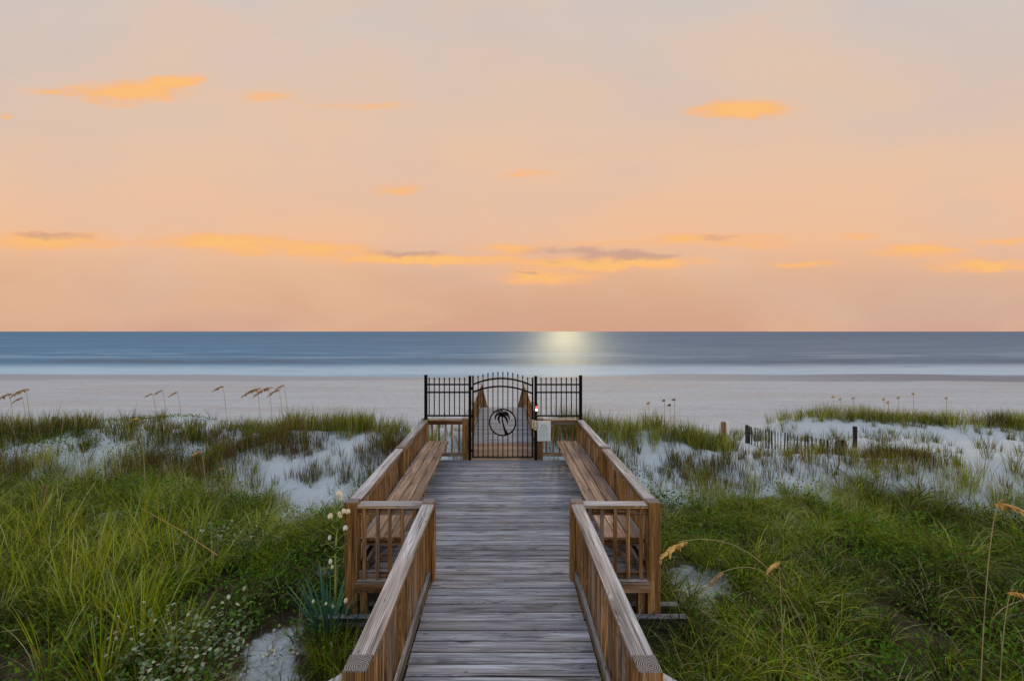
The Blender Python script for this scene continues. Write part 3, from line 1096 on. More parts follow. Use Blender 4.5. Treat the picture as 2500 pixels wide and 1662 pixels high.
sf = thing('sand_fence', (7.45, 11.8, at_ground(7.45, 11.8)), 'dark slatted sand fence half buried in the right hand dune', 'fence')
A, B = Vector((7.25, 13.5, .0)), Vector((7.62, 10.25, .36))
tops_ = []
NSL = 27
for k in range(NSL):
    u = (k + 1) / (NSL + 1)
    # spacing follows the run
    x = A.x + (B.x - A.x) * u
    y = A.y + (B.y - A.y) * u
    zt = -.01 + .32 * u + jit(.02)
    tops_.append((x, y, zt))
    MB().bar((x + jit(.006), y, at_ground(x, y) - .25), (x + jit(.015), y + jit(.02), zt), .012, .038).build('slat', M_old, sf)
post_l = MB().box(A.x - .038, A.x + .038, A.y - .038, A.y + .038, -.9, .03, .006).build('post', M_old, sf)
post_r = MB().box(B.x - .045, B.x + .045, B.y - .045, B.y + .045, -.7, .37, .006).build('post', M_old, sf)
for dz in (.07, .26):
    MB().tube([(x, y, z - dz) for x, y, z in tops_], .0025, 4).build('wire', M_old, sf)
sf2 = thing('sand_fence', (7.95, 10.9, at_ground(7.95, 10.9)), 'short pale slatted fence end leaning right of the dark fence corner post', 'fence')
pv = []
for k in range(8):
    x, y = 7.74 + k * .055, 10.28 + k * .12
    zt = .33 - k * .012 + jit(.02)
    pv.append((x, y, zt - .05))
    MB().bar((x, y, at_ground(x, y) - .2), (x + .02, y, zt), .012, .034).build('slat', M_pale, sf2)
MB().tube(pv, .003, 4).build('wire', M_old, sf2)
dp = MB().box(9.22, 9.30, 11.92, 12.0, at_ground(9.25, 11.95) - .4, .31, .008).build('dune_post', M_old)
tag(dp, 'lone dark wooden post in the dune right of the slatted fence', 'post')
bx_, by_ = (1767 - 1227) / 1111 * 13.6, 13.6
bk = thing('dune_sign', (bx_, by_, at_ground(bx_, by_)), 'white board on a brown wooden post left of the slatted sand fence', 'sign')
zt = CAM_H - (1030 - 809) * by_ / 1111
MB().box(bx_ - .06, bx_ + .055, by_ - .05, by_ + .05, -1.0, zt + .01, .006).build('post', M_bal, bk)
MB().box(bx_ - .185, bx_ + .19, by_ + .052, by_ + .066, zt - .36, zt, .003).build('sign_board', M_white, bk)
lx, ly_ = (133 - 1227) / 1111 * 12.6, 12.6
lz = CAM_H - (1017 - 809) * ly_ / 1111
o = MB().box(lx - .035, lx + .035, ly_ - .035, ly_ + .035, at_ground(lx, ly_) - .3, lz, .006).build('dune_post', M_old)
tag(o, 'small dark post stub poking out of the left dune crest', 'post')


# ------------------------------------------------------------------ vegetation generators (numpy)
def mesh_from(name, V, F, tone, mat, label=None, cat=None, kind=None, parent=None):
    me = bpy.data.meshes.new(name)
    if parent is not None:
        V = V - np.array(wloc(parent))
    me.vertices.add(len(V))
    me.vertices.foreach_set('co', V.astype(np.float32).ravel())
    k = F.shape[1]
    me.loops.add(F.size)
    me.loops.foreach_set('vertex_index', F.astype(np.int32).ravel())
    me.polygons.add(len(F))
    me.polygons.foreach_set('loop_start', np.arange(0, F.size, k, dtype=np.int32))
    me.polygons.foreach_set('use_smooth', np.ones(len(F), bool))
    me.update(calc_edges=True)
    at = me.attributes.new('tone', 'FLOAT', 'POINT')
    at.data.foreach_set('value', tone.astype(np.float32))
    me.materials.append(mat)
    o = bpy.data.objects.new(name, me)
    COL.objects.link(o)
    if parent is not None:
        o.parent = parent
    tag(o, label, cat, None, kind)
    return o


def blades(bx, by, bz, L, th0, th1, phi, w, tone, tip=-.0, seg=5, twist=.6):
    """ribbons: start angle th0 from vertical bending to th1, heading phi"""
    n = len(bx)
    dl = L / seg
    px, py, pz = bx.copy(), by.copy(), bz.copy()
    wx = np.cos(phi + math.pi / 2 + RNG.normal(0, twist, n))
    wy = np.sin(phi + math.pi / 2 + RNG.normal(0, twist, n))
    V = np.empty((n, seg + 1, 2, 3))
    TT = np.empty((n, seg + 1, 2))
    for k in range(seg + 1):
        u = k / seg
        ww = w * (1 - u ** 2) * (.55 + .9 * min(u * 2.5, 1) * .5) + .0006
        V[:, k, 0, 0] = px - wx * ww / 2
        V[:, k, 0, 1] = py - wy * ww / 2
        V[:, k, 0, 2] = pz
        V[:, k, 1, 0] = px + wx * ww / 2
        V[:, k, 1, 1] = py + wy * ww / 2
        V[:, k, 1, 2] = pz + ww * .15
        TT[:, k, :] = np.clip(tone + tip * u, 0, 1)[:, None]
        th = th0 + (th1 - th0) * ((u + .5 / seg) ** 1.3)
        px = px + np.sin(th) * np.cos(phi) * dl
        py = py + np.sin(th) * np.sin(phi) * dl
        pz = pz + np.cos(th) * dl
    base = (np.arange(n) * (seg + 1) * 2)[:, None]
    k = np.arange(seg)[None, :] * 2
    a = base + k
    F = np.stack([a, a + 1, a + 3, a + 2], -1).reshape(-1, 4)
    return V.reshape(-1, 3), F, TT.reshape(-1)


def join(parts):
    V, F, Tn, off = [], [], [], 0
    for v, f, tt in parts:
        V.append(v)
        F.append(f + off)
        Tn.append(tt)
        off += len(v)
    return np.concatenate(V), np.concatenate(F), np.concatenate(Tn)


def in_way(x, y):
    """inside the boardwalk footprint"""
    ax = np.abs(x)
    return ((y < 5.35) & (ax < .98)) | ((y > 4.9) & (y < 10.15) & (ax < 1.83)) | ((y > 10.1) & (y < 24) & (ax < .95))


def scatter(n, x0, x1, y0, y1, dens):
    x = RNG.uniform(x0, x1, n)
    y = RNG.uniform(y0, y1, n)
    keep = (np.abs(x) < 1.25 * y + 1.0) & ~in_way(x, y)
    x, y = x[keep], y[keep]
    k = RNG.random(len(x)) < dens(x, y)
    return x[k], y[k]


def tufts(cx, cy, per, spread, Lr, th0r, th1r, wr, tone_f, tone_j, tip=0, seg=5, dead=.06, pale=.0, lean=None, twist=.6):
    n = len(cx)
    cnt = RNG.integers(int(per * .6), int(per * 1.4) + 1, n)
    idx = np.repeat(np.arange(n), cnt)
    N = len(idx)
    size = (RNG.uniform(.7, 1.2, n) * (.55 + .95 * fbm(cx * 1.1 + 7, cy * 1.1, 171, 2)))[idx]
    r = spread * size * np.sqrt(RNG.random(N))
    phi = RNG.uniform(0, 2 * math.pi, N)
    x = cx[idx] + r * np.cos(phi)
    y = cy[idx] + r * np.sin(phi)
    ok = ~in_way(x, y)
    x, y, phi, idx, size = x[ok], y[ok], phi[ok], idx[ok], size[ok]
    N = len(x)
    z = terr(x, y) - .02
    L = RNG.uniform(Lr[0], Lr[1], N) * size
    a0 = RNG.uniform(th0r[0], th0r[1], N)
    a1 = RNG.uniform(th1r[0], th1r[1], N)
    if lean is not None:
        k = RNG.random(N) < lean[1]
        phi = np.where(k, lean[0] + RNG.normal(0, .5, N), phi)
    w = RNG.uniform(wr[0], wr[1], N)
    tn = tone_f(x, y) + RNG.normal(0, tone_j, N) + RNG.normal(0, tone_j * .7, n)[idx]
    tn = np.clip(tn, .36, 1)
    d = RNG.random(N) < dead
    tn = np.where(d, RNG.uniform(.02, .33, N), tn)
    tn = np.where(RNG.random(N) < pale, RNG.uniform(.86, 1, N), tn)
    return blades(x, y, z, L, a0, a1, phi, w, tn, tip, seg, twist)


def leaves(cx, cy, hz, size, tone, aspect=.62, flat=.7):
    n = len(cx)
    z = terr(cx, cy) + hz
    phi = RNG.uniform(0, 2 * math.pi, n)
    pit = RNG.normal(0, flat, n)
    rol = RNG.normal(0, flat, n)
    d = np.stack([np.cos(phi) * np.cos(pit), np.sin(phi) * np.cos(pit), np.sin(pit)], -1)
    s = np.stack([-np.sin(phi) * np.cos(rol), np.cos(phi) * np.cos(rol), np.sin(rol)], -1)
    c = np.stack([cx, cy, z], -1)
    nrm = np.cross(d, s)
    sz = size[:, None]
    k = [(-.5, 0, 0), (-.22, .42 * aspect, .05), (.15, .46 * aspect, .06), (.5, 0, -.05), (.15, -.46 * aspect, .06), (-.22, -.42 * aspect, .05)]
    V = np.stack([c + d * sz * a + s * sz * b + nrm * sz * e for a, b, e in k], 1)
    a = np.arange(n) * 6
    F = np.concatenate([np.stack([a, a + 1, a + 4, a + 5], -1), np.stack([a + 1, a + 2, a + 3, a + 4], -1)])
    # avoid degenerate layout: quads (0,1,4,5) and (1,2,3,4)
    return V.reshape(-1, 3), F, np.repeat(tone, 6)


def gapf(x, y):
    d = np.ones_like(x)
    for (cx, cy, rx, ry) in SAND_GAPS:
        q = ((x - cx) / rx) ** 2 + ((y - cy) / ry) ** 2
        q = q * (.5 + 1.1 * fbm(x * 2.5, y * 2.5, 66, 2))
        d = d * (1 - np.exp(-q * q * q) * .93)
    return d


def edge(x, y):
    return 1 - sst(y + 2.2 * (fbm(x * .8, y * .8, 61, 3) - .5) - 1.3 * sst(-x, 4.0, 7.5) - .35 * (x > 0), 7.5, 8.8)


# --- arching meadow grass, right and left of the walkway
for side, lab in ((1, 'lush arching green grass filling the hollow right of the boardwalk'), (-1, 'arching green and straw grass in the hollow left of the boardwalk')):
    xr = (.9, 13) if side > 0 else (-13, -.9)
    parts = []

    def dn(x, y, side=side):
        return np.clip(edge(x, y) * gapf(x, y) * sst(fbm(x * 1.3, y * 1.3, 71, 2), .22, .56), 0, 1)

    def tf(x, y, side=side):
        return .34 + .85 * (fbm(x * .8 + 9, y * .8, 77, 3) - .32) + .17 * sst(y, 4.5, 8.0)
    x, y = scatter(3000, xr[0], xr[1], 2.6, 10.4, dn)
    parts.append(tufts(x, y, 50, .07, (.28, .66), (.05, .5), (1.3, 2.7), (.006, .011), tf, .11, tip=.07, seg=7, dead=.11, pale=.085, twist=.9))
    x, y = scatter(1000, xr[0], xr[1], 2.6, 9.9, dn)
    parts.append(tufts(x, y, 30, .16, (.25, .50), (.2, .9), (1.3, 2.2), (.004, .007), tf, .10, seg=5, dead=.22))
    x, y = scatter(900, xr[0], xr[1], 6.8, 9.9, dn)
    parts.append(tufts(x, y, 34, .12, (.22, .46), (.0, .35), (.5, 1.3), (.004, .007), lambda x, y: .70 + .3 * (fbm(x * .5, y * .5, 3, 2) - .4), .12, seg=4, dead=.10))
    V, F, Tn = join(parts)
    mesh_from('meadow_grass', V, F, Tn, M_grass, lab, 'grass', 'stuff')

# --- tall bright blades in the left foreground
def dl(x, y):
    return np.clip(sst(-x / y, .5, .85) * (.15 + 1.3 * (fbm(x * 1.2, y * 1.2, 83, 2) - .2)) * (1 - sst(y, 6.5, 9.2)) * sst(y, 3.9, 5.4), 0, 1)


x, y = scatter(560, -9, -1.8, 3.0, 9.2, dl)
V, F, Tn = tufts(x, y, 30, .10, (.45, 1.0), (.02, .35), (.3, 1.3), (.006, .014), lambda x, y: .83 + 0 * x, .08, tip=.07, seg=7, dead=.04, lean=(.3, .35), twist=.5)
mesh_from('tall_reed_grass', V, F, Tn, M_grass, 'tall bright yellow green blades standing above the left foreground', 'grass', 'stuff')

# --- yellowish feathery grass tops on the far edge of the hollow
def dfe(x, y):
    d = np.exp(-((y - 8.9 - .9 * sst(-x, 4.5, 7.5)) / .8) ** 2) * (.25 + 1.1 * (fbm(x * .9, y * .9, 91, 2) - .2))
    return np.clip(d * np.where(x < 0, sst(-x, 2.2, 6), sst(x, 2.5, 5) * .8), 0, 1)


x, y = scatter(1700, -13, 13, 7.2, 10.4, dfe)
V, F, Tn = tufts(x, y, 42, .13, (.28, .58), (.02, .3), (.25, .9), (.004, .0075), lambda x, y: .82 + 0 * x, .10, seg=4, dead=.30)
mesh_from('feathery_grass', V, F, Tn, M_grass, 'fine yellowish grass tops along the far edge of the hollow', 'grass', 'stuff')

# --- reddish brown stems on the sand slope
def dbr(x, y):
    ny_ = np.where(x > 3.5, np.exp(-((y - 10.2) / .8) ** 2), np.exp(-((y - 10.7) / .85) ** 2))
    f = np.clip(ny_ * (5 * (fbm(x * .75 + 4, y * .9, 95, 3) - np.where(x < -4.5, .37, .42))), 0, 1) * np.where((x / y > .5) & (x / y < .80), .3, 1)
    return f * sst(np.abs(x), 1.5, 2.4)


x, y = scatter(11000, -14.5, 14.5, 8.6, 12.2, dbr)
k = x > 3.2
SG = lambda x, y: .46 + .30 * (fbm(x * .9, y * .9, 98, 2) - .35)
parts = [tufts(x[~k], y[~k], 13, .10, (.22, .50), (.0, .22), (.05, .5), (.007, .012), SG, .10, seg=3, dead=.0),
         tufts(x[k], y[k], 13, .10, (.14, .30), (.0, .22), (.05, .5), (.007, .012), SG, .10, seg=3, dead=.0)]
for p in parts:
    n_ = len(p[2]) // 8
    br = RNG.random(n_) < .6
    p[2].reshape(n_, 8)[br] = RNG.uniform(.03, .20, (int(br.sum()), 1))
x, y = scatter(1200, -14.5, 14.5, 9.0, 12.4, lambda x, y: dbr(x, y) * .8 + .05)
parts.append(tufts(x, y, 12, .06, (.3, .55), (.0, .3), (.3, .9), (.006, .011), lambda x, y: .66 + 0 * x, .10, seg=4, dead=.12))
V, F, Tn = join(parts)
mesh_from('brown_stem_grass', V, F, Tn, M_grass, 'thin brown and green stems standing in the white sand slope', 'grass', 'stuff')

# --- green beach grass along the dune crests
def dcr(x, y):
    yl = 12.0 + .55 * np.sin(x * .9) + .6 * (fbm(x * .8, y * 0, 55, 2) - .5)
    g1 = np.exp(-((y - yl) / (.25 + .5 * vnoise(x * .9, 0 * y, 56))) ** 2) * (x < -1.2) * sst(-x, 1.3, 2.0) * (1 - .55 * sst(-x, 7.5, 9.5))
    g2 = np.exp(-((y - 11.9) / .50) ** 2) * (x > 1.2) * (1 - sst(x, 5.2, 6.4))
    g3 = np.exp(-((y - (11.2)) / .5) ** 2) * sst(x, 4.4, 5.0) * (1 - sst(x, 5.2, 6.0)) * .7
    yc = 17.8 - (x - 10) * .22
    g4 = np.exp(-((y - yc) / .6) ** 2) * sst(x, 10.3, 11.2) * .9
    g5 = np.exp(-((y - 11.7) / .5) ** 2) * (x < -10.5) * .7
    return np.clip((g1 + g2 + g3 + g4 + g5) * (.35 + 1.1 * (fbm(x * 1.3, y * 1.3, 101, 2) - .15)), 0, 1)


x, y = scatter(21000, -17, 23, 10.2, 19, dcr)
V, F, Tn = tufts(x, y, 24, .12, (.28, .60), (.0, .3), (.1, .9), (.007, .013), lambda x, y: .66 + .5 * (fbm(x * .7, y * .7, 104, 2) - .45), .12, seg=4, dead=.26)
mesh_from('beach_grass', V, F, Tn, M_grass, 'upright green beach grass along the dune crests', 'grass', 'stuff')

# sparse tufts on the sand faces
def dsp(x, y):
    return np.clip(.9 * sst(fbm(x * 1.5, y * 1.5, 111, 2), .42, .62) * (1 - sst(y, 16.5, 18)) * sst(y, 9, 10), 0, 1)


x, y = scatter(1500, -16, 20, 9.4, 17.5, dsp)
V, F, Tn = tufts(x, y, 26, .09, (.22, .50), (.0, .35), (.3, 1.1), (.006, .011), lambda x, y: .58 + 0 * x, .10, seg=4, dead=.22)
mesh_from('sparse_dune_grass', V, F, Tn, M_grass, 'scattered small tufts on the bare white dune faces', 'grass', 'stuff')

# low green cover on the far left lens and the dune hollow
x, y = scatter(9000, -16.5, -9, 14.8, 18.5, lambda x, y: np.exp(-((y - 16.4) / .9) ** 2) * np.exp(-((x + 12.6) / 2.2) ** 2) * (.3 + fbm(x, y * 2, 8, 2)))
V, F, Tn = leaves(x, y, RNG.uniform(.01, .12, len(x)), RNG.uniform(.03, .07, len(x)), RNG.uniform(.1, .9, len(x)))
mesh_from('creeping_ground_cover', V, F, Tn, M_leaf, 'flat green creeper patch on the far left dune', 'ground cover', 'stuff')

# --- leafy vines in the hollow
def dvi(x, y):
    f = .25 + .75 * sst(fbm(x * .7 + 2, y * .7, 121, 3), .42, .56)
    for (cx, cy, rx, ry) in ((-4.4, 7.4, 1.3, .7), (-2.6, 7.6, .8, .6), (3.6, 7.8, 1.3, .7), (6.3, 6.9, 1.5, .6), (-6.6, 6.6, 1.2, .8), (8.8, 7.6, 1.3, .8)):
        f = np.maximum(f, np.exp(-(((x - cx) / rx) ** 2 + ((y - cy) / ry) ** 2)))
    f = f * edge(x, y) * gapf(x, y)
    for (cx, cy, rx, ry) in ((-2.4, 9.3, .5, .7), (-8, 10.6, 1.3, .4), (-5.6, 11.0, .9, .25), (2.35, 9.2, .45, .8), (-10.5, 10.8, 1.0, .4)):
        f = np.maximum(f, .8 * np.exp(-(((x - cx) / rx) ** 2 + ((y - cy) / ry) ** 2)))
    return np.clip(f, 0, 1)


x, y = scatter(200000, -12, 12, 2.8, 11.2, dvi)
hh = RNG.uniform(.03, .42, len(x)) * (.5 + fbm(x * 1.5, y * 1.5, 131, 2))
V, F, Tn = leaves(x, y, hh, RNG.uniform(.025, .055, len(x)), np.clip(.05 + .85 * fbm(x * 1.1, y * 1.1, 133, 2) + RNG.normal(0, .16, len(x)), 0, 1))
mesh_from('leafy_vines', V, F, Tn, M_leaf, 'low green leafy vines between the grass tufts', 'vines', 'stuff')

# --- fallen twigs and dead blades on the sand gaps
x, y = scatter(42000, -9, 9, 3.0, 9.9, lambda x, y: .7 * edge(x, y) + .08)
n = len(x)
V, F, Tn = blades(x, y, terr(x, y) + .012, RNG.uniform(.08, .35, n), np.full(n, 1.45), RNG.uniform(1.4, 1.75, n), RNG.uniform(0, 6.28, n), RNG.uniform(.003, .006, n), RNG.uniform(0, .26, n), 0, 3)
mesh_from('fallen_twigs', V, F, Tn, M_grass, 'dead blades and twigs lying on the ground of the hollow', 'litter', 'stuff')

# ------------------------------------------------------------------ silver leaved shrubs
def silver(cx, cy, rx, ry, n, h, label):
    root = thing('silver_leaf_shrub', (cx, cy, at_ground(cx, cy)), label, 'shrub', 'silver leaved shrubs in the left hollow')
    rr = random.Random(int(cx * 100))
    mb = MB()
    lx_, ly2, lz_ = [], [], []
    for k in range(n):
        a = rr.uniform(0, 6.283)
        q = math.sqrt(rr.random())
        x, y = cx + rx * q * math.cos(a), cy + ry * q * math.sin(a)
        hh = h * rr.uniform(.55, 1.1)
        z0 = at_ground(x, y)
        dx_, dy_ = rr.uniform(-.16, .16), rr.uniform(-.16, .16)
        pts = [(x, y, z0), (x + dx_ * .3, y + dy_ * .3, z0 + hh * .5), (x + dx_, y + dy_, z0 + hh)]
        mb.tube(pts, [.003, .0022, .0014], 4)
        for i in range(10):
            u = .35 + .65 * i / 9
            lx_.append(x + dx_ * u * u + rr.uniform(-.04, .04))
            ly2.append(y + dy_ * u * u + rr.uniform(-.04, .04))
            lz_.append(hh * u)
    mb.build('stem', M_twig, root)
    lx_, ly2, lz_ = map(np.array, (lx_, ly2, lz_))
    V, F, Tn = leaves(lx_, ly2, lz_, RNG.uniform(.034, .060, len(lx_)), RNG.random(len(lx_)), .7, .5)
    mesh_from('foliage', V, F, Tn, M_silver, parent=root)


silver(-3.15, 4.45, .68, .55, 90, .55, 'silvery round leaved shrub nearest the camera in the left foreground')
silver(-4.15, 6.75, .75, .42, 70, .48, 'smaller patch of silvery leaved shrub farther back, left of the yucca')

# ------------------------------------------------------------------ yucca in bloom
YX, YY = -1.90, 4.98
yz = at_ground(YX, YY)
yu = thing('yucca', (YX, YY, yz), 'yucca with a tall yellow green stalk of ivory bells beside the left corner post', 'yucca')
n = 90
phi = RNG.uniform(0, 2 * math.pi, n)
V, F, Tn = blades(YX + .05 * np.cos(phi), YY + .05 * np.sin(phi), np.full(n, yz + .02), RNG.uniform(.50, .85, n), RNG.uniform(.1, .95, n), RNG.uniform(.4, 1.3, n), phi,
                  RNG.uniform(.026, .042, n), RNG.random(n), 0, 6, .3)
mesh_from('foliage', V, F, Tn, M_yucca, parent=yu)


def yp(zx, zy, d=0.0):      # drawing coordinates of the stalk close-up to metres at the plant
    return Vector((((zx / 6.03 + 790) - 1227) * YY / 1111, YY + d, CAM_H - ((zy / 6.03 + 1180) - 809) * YY / 1111))


stalk = [(178, 1750), (175, 1560), (176, 1300), (172, 1060), (182, 900), (198, 720), (202, 540), (205, 400), (212, 300), (228, 190), (238, 110)]
MB().tube([yp(*p) for p in stalk], [.013, .0125, .012, .011, .010, .008, .007, .006, .005, .004, .003], 8).build('flower_stalk', M_stemgreen, yu, True)
brs = [((188, 775), (120, 690), (62, 630)), ((180, 670), (130, 660), (70, 655)), ((165, 965), (90, 920), (10, 860)), ((165, 855), (90, 850), (10, 845)), ((195, 855), (245, 790), (380, 725)),
       ((200, 990), (280, 950), (360, 880)), ((215, 690), (270, 600), (365, 525)), ((200, 450), (130, 410), (75, 370)), ((205, 540), (250, 490), (310, 420)), ((175, 1145), (230, 1130), (280, 1105)),
       ((160, 1085), (130, 1060), (85, 1070)), ((160, 1210), (100, 1200), (30, 1190)), ((165, 1350), (130, 1345), (95, 1350)), ((185, 560), (165, 520), (155, 490)), ((205, 390), (150, 350), (115, 350)),
       ((190, 940), (230, 935), (270, 930)), ((190, 1220), (210, 1215), (235, 1215)), ((210, 330), (225, 300), (235, 280)), ((190, 1375), (210, 1372), (230, 1370))]
rr = random.Random(3)
for (p0, p1, p2) in brs:
    d = rr.uniform(-.12, .12)
    mb = MB()
    P0, P1, P2 = yp(*p0), yp(*p1, d * .5), yp(*p2, d)
    mb.tube([P0, P1, P2], [.0035, .0028, .0018], 5)
    for k in range(2):
        q = P1.lerp(P2, .3 + .5 * k)
        mb.tube([q, q + Vector((rr.uniform(-.02, .02), rr.uniform(-.01, .01), rr.uniform(-.012, .022)))], [.002, .0012], 4)
    mb.build('branch', M_stemgreen, yu)


def bell(parent, c, r, h, mat, tilt=0.0, name='flower', open_=1.0):
    """six-petalled hanging bell, c = attachment point"""
    mb = MB()
    for k in range(6):
        a = k * math.pi / 3 + .3
        rows = []
        for (u, rad, wd) in ((0, .12, .16), (.3, .75, .50), (.65, 1.0, .50), (1.0, .95 * open_ + .1, .05)):
            rows.append((u, rad * r, wd * r))
        vs = []
        for (u, rad, wd) in rows:
            for s in (-1, 1):
                x = rad * math.cos(a) - s * wd * math.sin(a)
                y = rad * math.sin(a) + s * wd * math.cos(a)
                z = -u * h
                vs.append((c[0] + x * math.cos(tilt) + z * math.sin(tilt), c[1] + y, c[2] - x * math.sin(tilt) + z * math.cos(tilt)))
        mb.add(vs, [(i * 2, i * 2 + 1, i * 2 + 3, i * 2 + 2) for i in range(3)])
    return mb.build(name, mat, parent, True)


for (zx, zy, r, h, mt, tl) in ((235, 88, .030, .050, M_petal, .1), (250, 118, .024, .05, M_petal, -.2), (262, 170, .020, .048, M_petal, 0), (120, 420, .028, .060, M_petal, .2), (240, 392, .019, .055, M_petal, -.1),
                               (300, 355, .026, .052, M_petal, -.2), (262, 440, .019, .035, M_petal, 0), (362, 360, .024, .050, M_petal, -.2), (330, 598, .026, .052, M_petal2, 0), (103, 742, .018, .055, M_petal2, .1),
                               (112, 1085, .020, .058, M_petal2, 0), (138, 1178, .015, .042, M_petal2, 0)):
    bell(yu, yp(zx, zy, -.02), r, h, mt, tl)
for (px, py, d, sz) in ((766, 1462, 4.8, .02), (797, 1468, 4.75, .018), (846, 1458, 4.8, .03), (813, 1475, 4.75, .02)):
    c = Vector(((px - 1227) * d / 1111, d, CAM_H - (py - 809) * d / 1111))
    bell(yu, c, sz * .7, sz * 2.0, M_petal, .2, 'wilted_flower', .4)

# clump of thin grass in front of the yucca
cx = np.array([-1.72, -1.62, -1.85, -1.55]); cy = np.array([4.45, 4.6, 4.55, 4.4])
V, F, Tn = tufts(cx, cy, 70, .07, (.35, .62), (.05, .45), (.3, 1.2), (.004, .007), lambda x, y: .66 + 0 * x, .08, seg=6, dead=.1)
mesh_from('grass_tuft', V, F, Tn, M_grass, 'dense tuft of thin upright blades in front of the yucca', 'grass', None)

# white blossoms dropped on the sand
pet = [(680, 1530), (668, 1541), (720, 1546), (711, 1562), (728, 1562), (712, 1550), (740, 1563), (690, 1585), (657, 1588), (665, 1590), (674, 1592), (668, 1600), (649, 1602), (646, 1609), (715, 1585), (713, 1597), (726, 1598), (669, 1622)]
for i, (px, py) in enumerate(pet):
    d = (CAM_H + .60) * 1111 / (py - 809)
    for _ in range(4):
        x, y = (px - 1227) * d / 1111, d
        d = (CAM_H - at_ground(x, y)) * 1111 / (py - 809)
    x, y = (px - 1227) * d / 1111, d
    o = bell(None, (x, y, at_ground(x, y) + .035), .016, .03, M_petal2 if i % 3 else M_petal, rr.uniform(-1.3, 1.3), 'fallen_blossom', 1.1)
    tag(o, 'fallen ivory blossom lying on the sand in front of the yucca', 'blossom', 'fallen blossoms on the sand')


# ------------------------------------------------------------------ sea oats
def sea_oat(px, py, d, h_drop, bend, size, mat, label, group, stem_mat=None, base=None, name='sea_oats'):
    """head at photo direction (px,py) and distance d; stem rises from the ground"""
    hx, hy, hz = (px - 1227) * d / 1111, d, CAM_H - (py - 809) * d / 1111
    if base is None:
        base = (hx + bend, hy + .05)
    bz = at_ground(*base) - .03
    root = thing(name, (base[0], base[1], bz), label, 'sea oats', group)
    P0 = Vector((base[0], base[1], bz))
    P2 = Vector((hx, hy, hz))
    P1 = Vector((P0.x + (P2.x - P0.x) * .25, (P0.y + P2.y) / 2, bz + (hz + h_drop - bz) * 1.05))
    pts = []
    for i in range(13):
        u = i / 12
        pts.append(P0 * (1 - u) ** 2 + P1 * 2 * u * (1 - u) + P2 * u * u)
    th = .0022 + .00034 * d
    MB().tube(pts, [th * (1.15 - .6 * i / 12) for i in range(13)], 5).build('stem', stem_mat or M_straw, root)
    dr = (pts[-1] - pts[-3]).normalized()
    mb = MB()
    q = random.Random(int(px * 7 + py))
    n = 90
    for k in range(n):
        u = k / n
        c = P2 + dr * (u - .35) * size + Vector((0, 0, -.65 * size * u * u))
        L = size * .30 * math.sin(math.pi * (.12 + .82 * u)) + .012
        a = Vector((q.uniform(-.8, .8), q.uniform(-.8, .8), -1)).normalized()
        a = (a + dr * .5).normalized()
        e = c + a * L * q.uniform(.4, 1)
        s = Vector((q.uniform(-1, 1), q.uniform(-1, 1), q.uniform(-.3, .3))).normalized() * L * .14
        mm = c.lerp(e, .55)
        n_ = s.cross(a) * .35
        mb.add([c, mm + s, e, mm - s, mm + n_, mm - n_], [(0, 1, 4), (1, 2, 4), (2, 3, 4), (3, 0, 4), (1, 0, 5), (2, 1, 5), (3, 2, 5), (0, 3, 5)])
    mb.build('seed_head', mat, root)
    return root


K = 1.0598
GL = 'sea oats on the left dune crest'
left_heads = [(14, 905, .22, 'leftmost'), (52, 894, .24, 'second'), (44, 915, .14, 'third'), (345, 906, .10, 'fourth'), (368, 898, .12, 'fifth'), (402, 902, .12, 'sixth'),
              (507, 888, .15, 'seventh'), (585, 892, .26, 'eighth'), (612, 890, .26, 'ninth'), (636, 896, .18, 'tenth'), (648, 886, .13, 'eleventh')]
for px, py, sz, o_ in left_heads:
    sea_oat(px * K, py * K, 11.6, .05, .16, sz * 1.8, M_oat, 'brown sea oats head above the left dune, %s from the left' % o_ if o_ != 'leftmost' else 'leftmost brown sea oats head above the left dune', GL)
GR = 'sea oats on the right dunes'
for px, py, o_ in ((1494, 924, 'leaning pale one'), (1530, 918, 'shortest dark one'), (1543, 928, 'middle dark one'), (1553, 916, 'tallest dark one')):
    sea_oat(px * K, py * K, 11.8, .02, .03, .22, M_twig if px > 1500 else M_oat, 'sea oats on the dune right of the gate, %s of the cluster' % o_, GR)
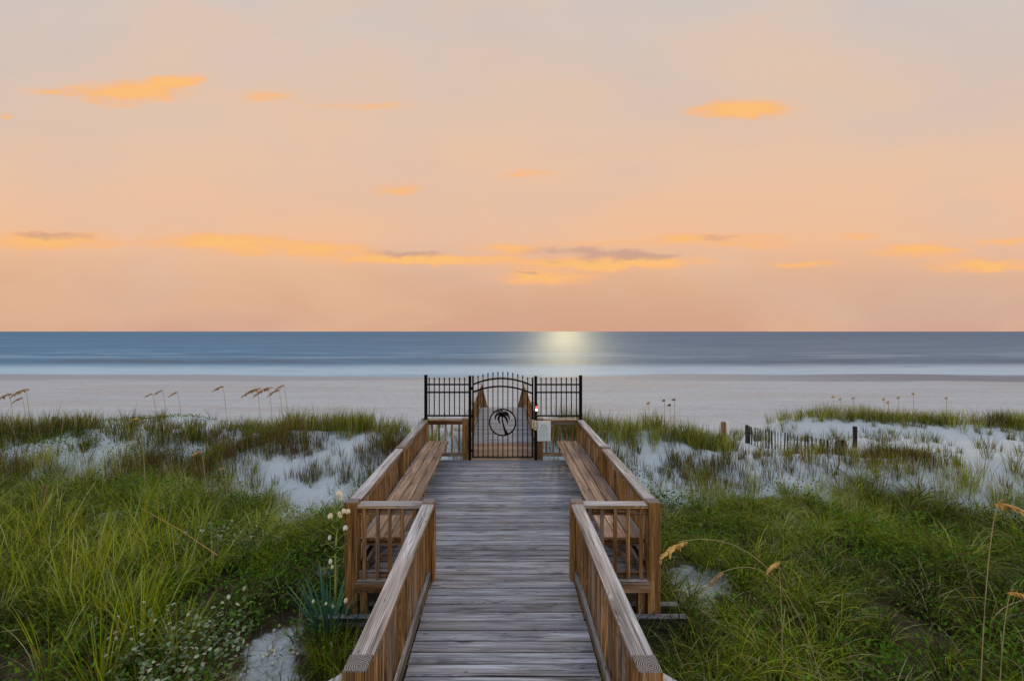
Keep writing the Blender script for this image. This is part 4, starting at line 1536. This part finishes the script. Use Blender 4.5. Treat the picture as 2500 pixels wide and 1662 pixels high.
for px, py, o_ in ((1920, 910, 'first'), (1936, 915, 'second'), (1966, 913, 'third'), (2036, 915, 'fourth'), (2046, 922, 'fifth'), (2070, 912, 'sixth'), (2104, 903, 'seventh'), (2180, 913, 'eighth')):
    sea_oat(px * K, py * K, 16.8, .02, .05, .27, M_oat, 'thin sea oats on the farther right dune, %s from the left' % o_, GR)
GN = 'near sea oats with golden heads'
sea_oat(1655, 1322, 3.7, .12, 0, .24, M_oat_gold, 'long arching sea oats with golden head reaching the right corner post', GN, base=(2.75, 3.75))
sea_oat(1752, 1400, 4.6, .18, 0, .19, M_oat, 'drooping tan sea oats head on a pale arched stem right of centre', GN, base=(3.2, 4.9))
sea_oat(1893, 1370, 4.2, .05, .10, .17, M_oat_gold, 'small golden sea oats head standing in the right grass', GN)
sea_oat(2455, 1222, 3.3, .06, -.16, .22, M_oat_gold, 'golden sea oats head at the right edge of the picture', GN)
sea_oat(2480, 1440, 3.4, .03, -.10, .16, M_oat_gold, 'lower golden sea oats head at the right edge', GN)
sea_oat(332, 1018, 8.8, .03, .15, .17, M_oat_gold, 'orange sea oats head in front of the left dune crest', GN)
sea_oat(484, 1100, 8.6, .03, .13, .18, M_oat_gold, 'orange sea oats head low in the brown stems left', GN)
sea_oat(545, 1140, 8.4, .02, .05, .10, M_oat_gold, 'small yellow sea oats head left, just above the green hollow', GN)
sea_oat(1955, 1062, 9.6, .02, .02, .10, M_oat_gold, 'orange sea oats head in front of the slatted fence', GN)
# fallen golden stalk
o = MB().tube([((344 - 1227) * 7.3 / 1111, 7.3, CAM_H - (1240 - 809) * 7.3 / 1111), ((440 - 1227) * 6.5 / 1111, 6.5, CAM_H - (1293 - 809) * 6.5 / 1111), ((532 - 1227) * 5.9 / 1111, 5.9, CAM_H - (1352 - 809) * 5.9 / 1111 - .02)],
              [.004, .006, .006], 6).build('dry_stalk', M_dry)
tag(o, 'dry golden stalk leaning over the left hollow', 'stalk')
print('verts', sum(len(m_.vertices) for m_ in bpy.data.meshes))
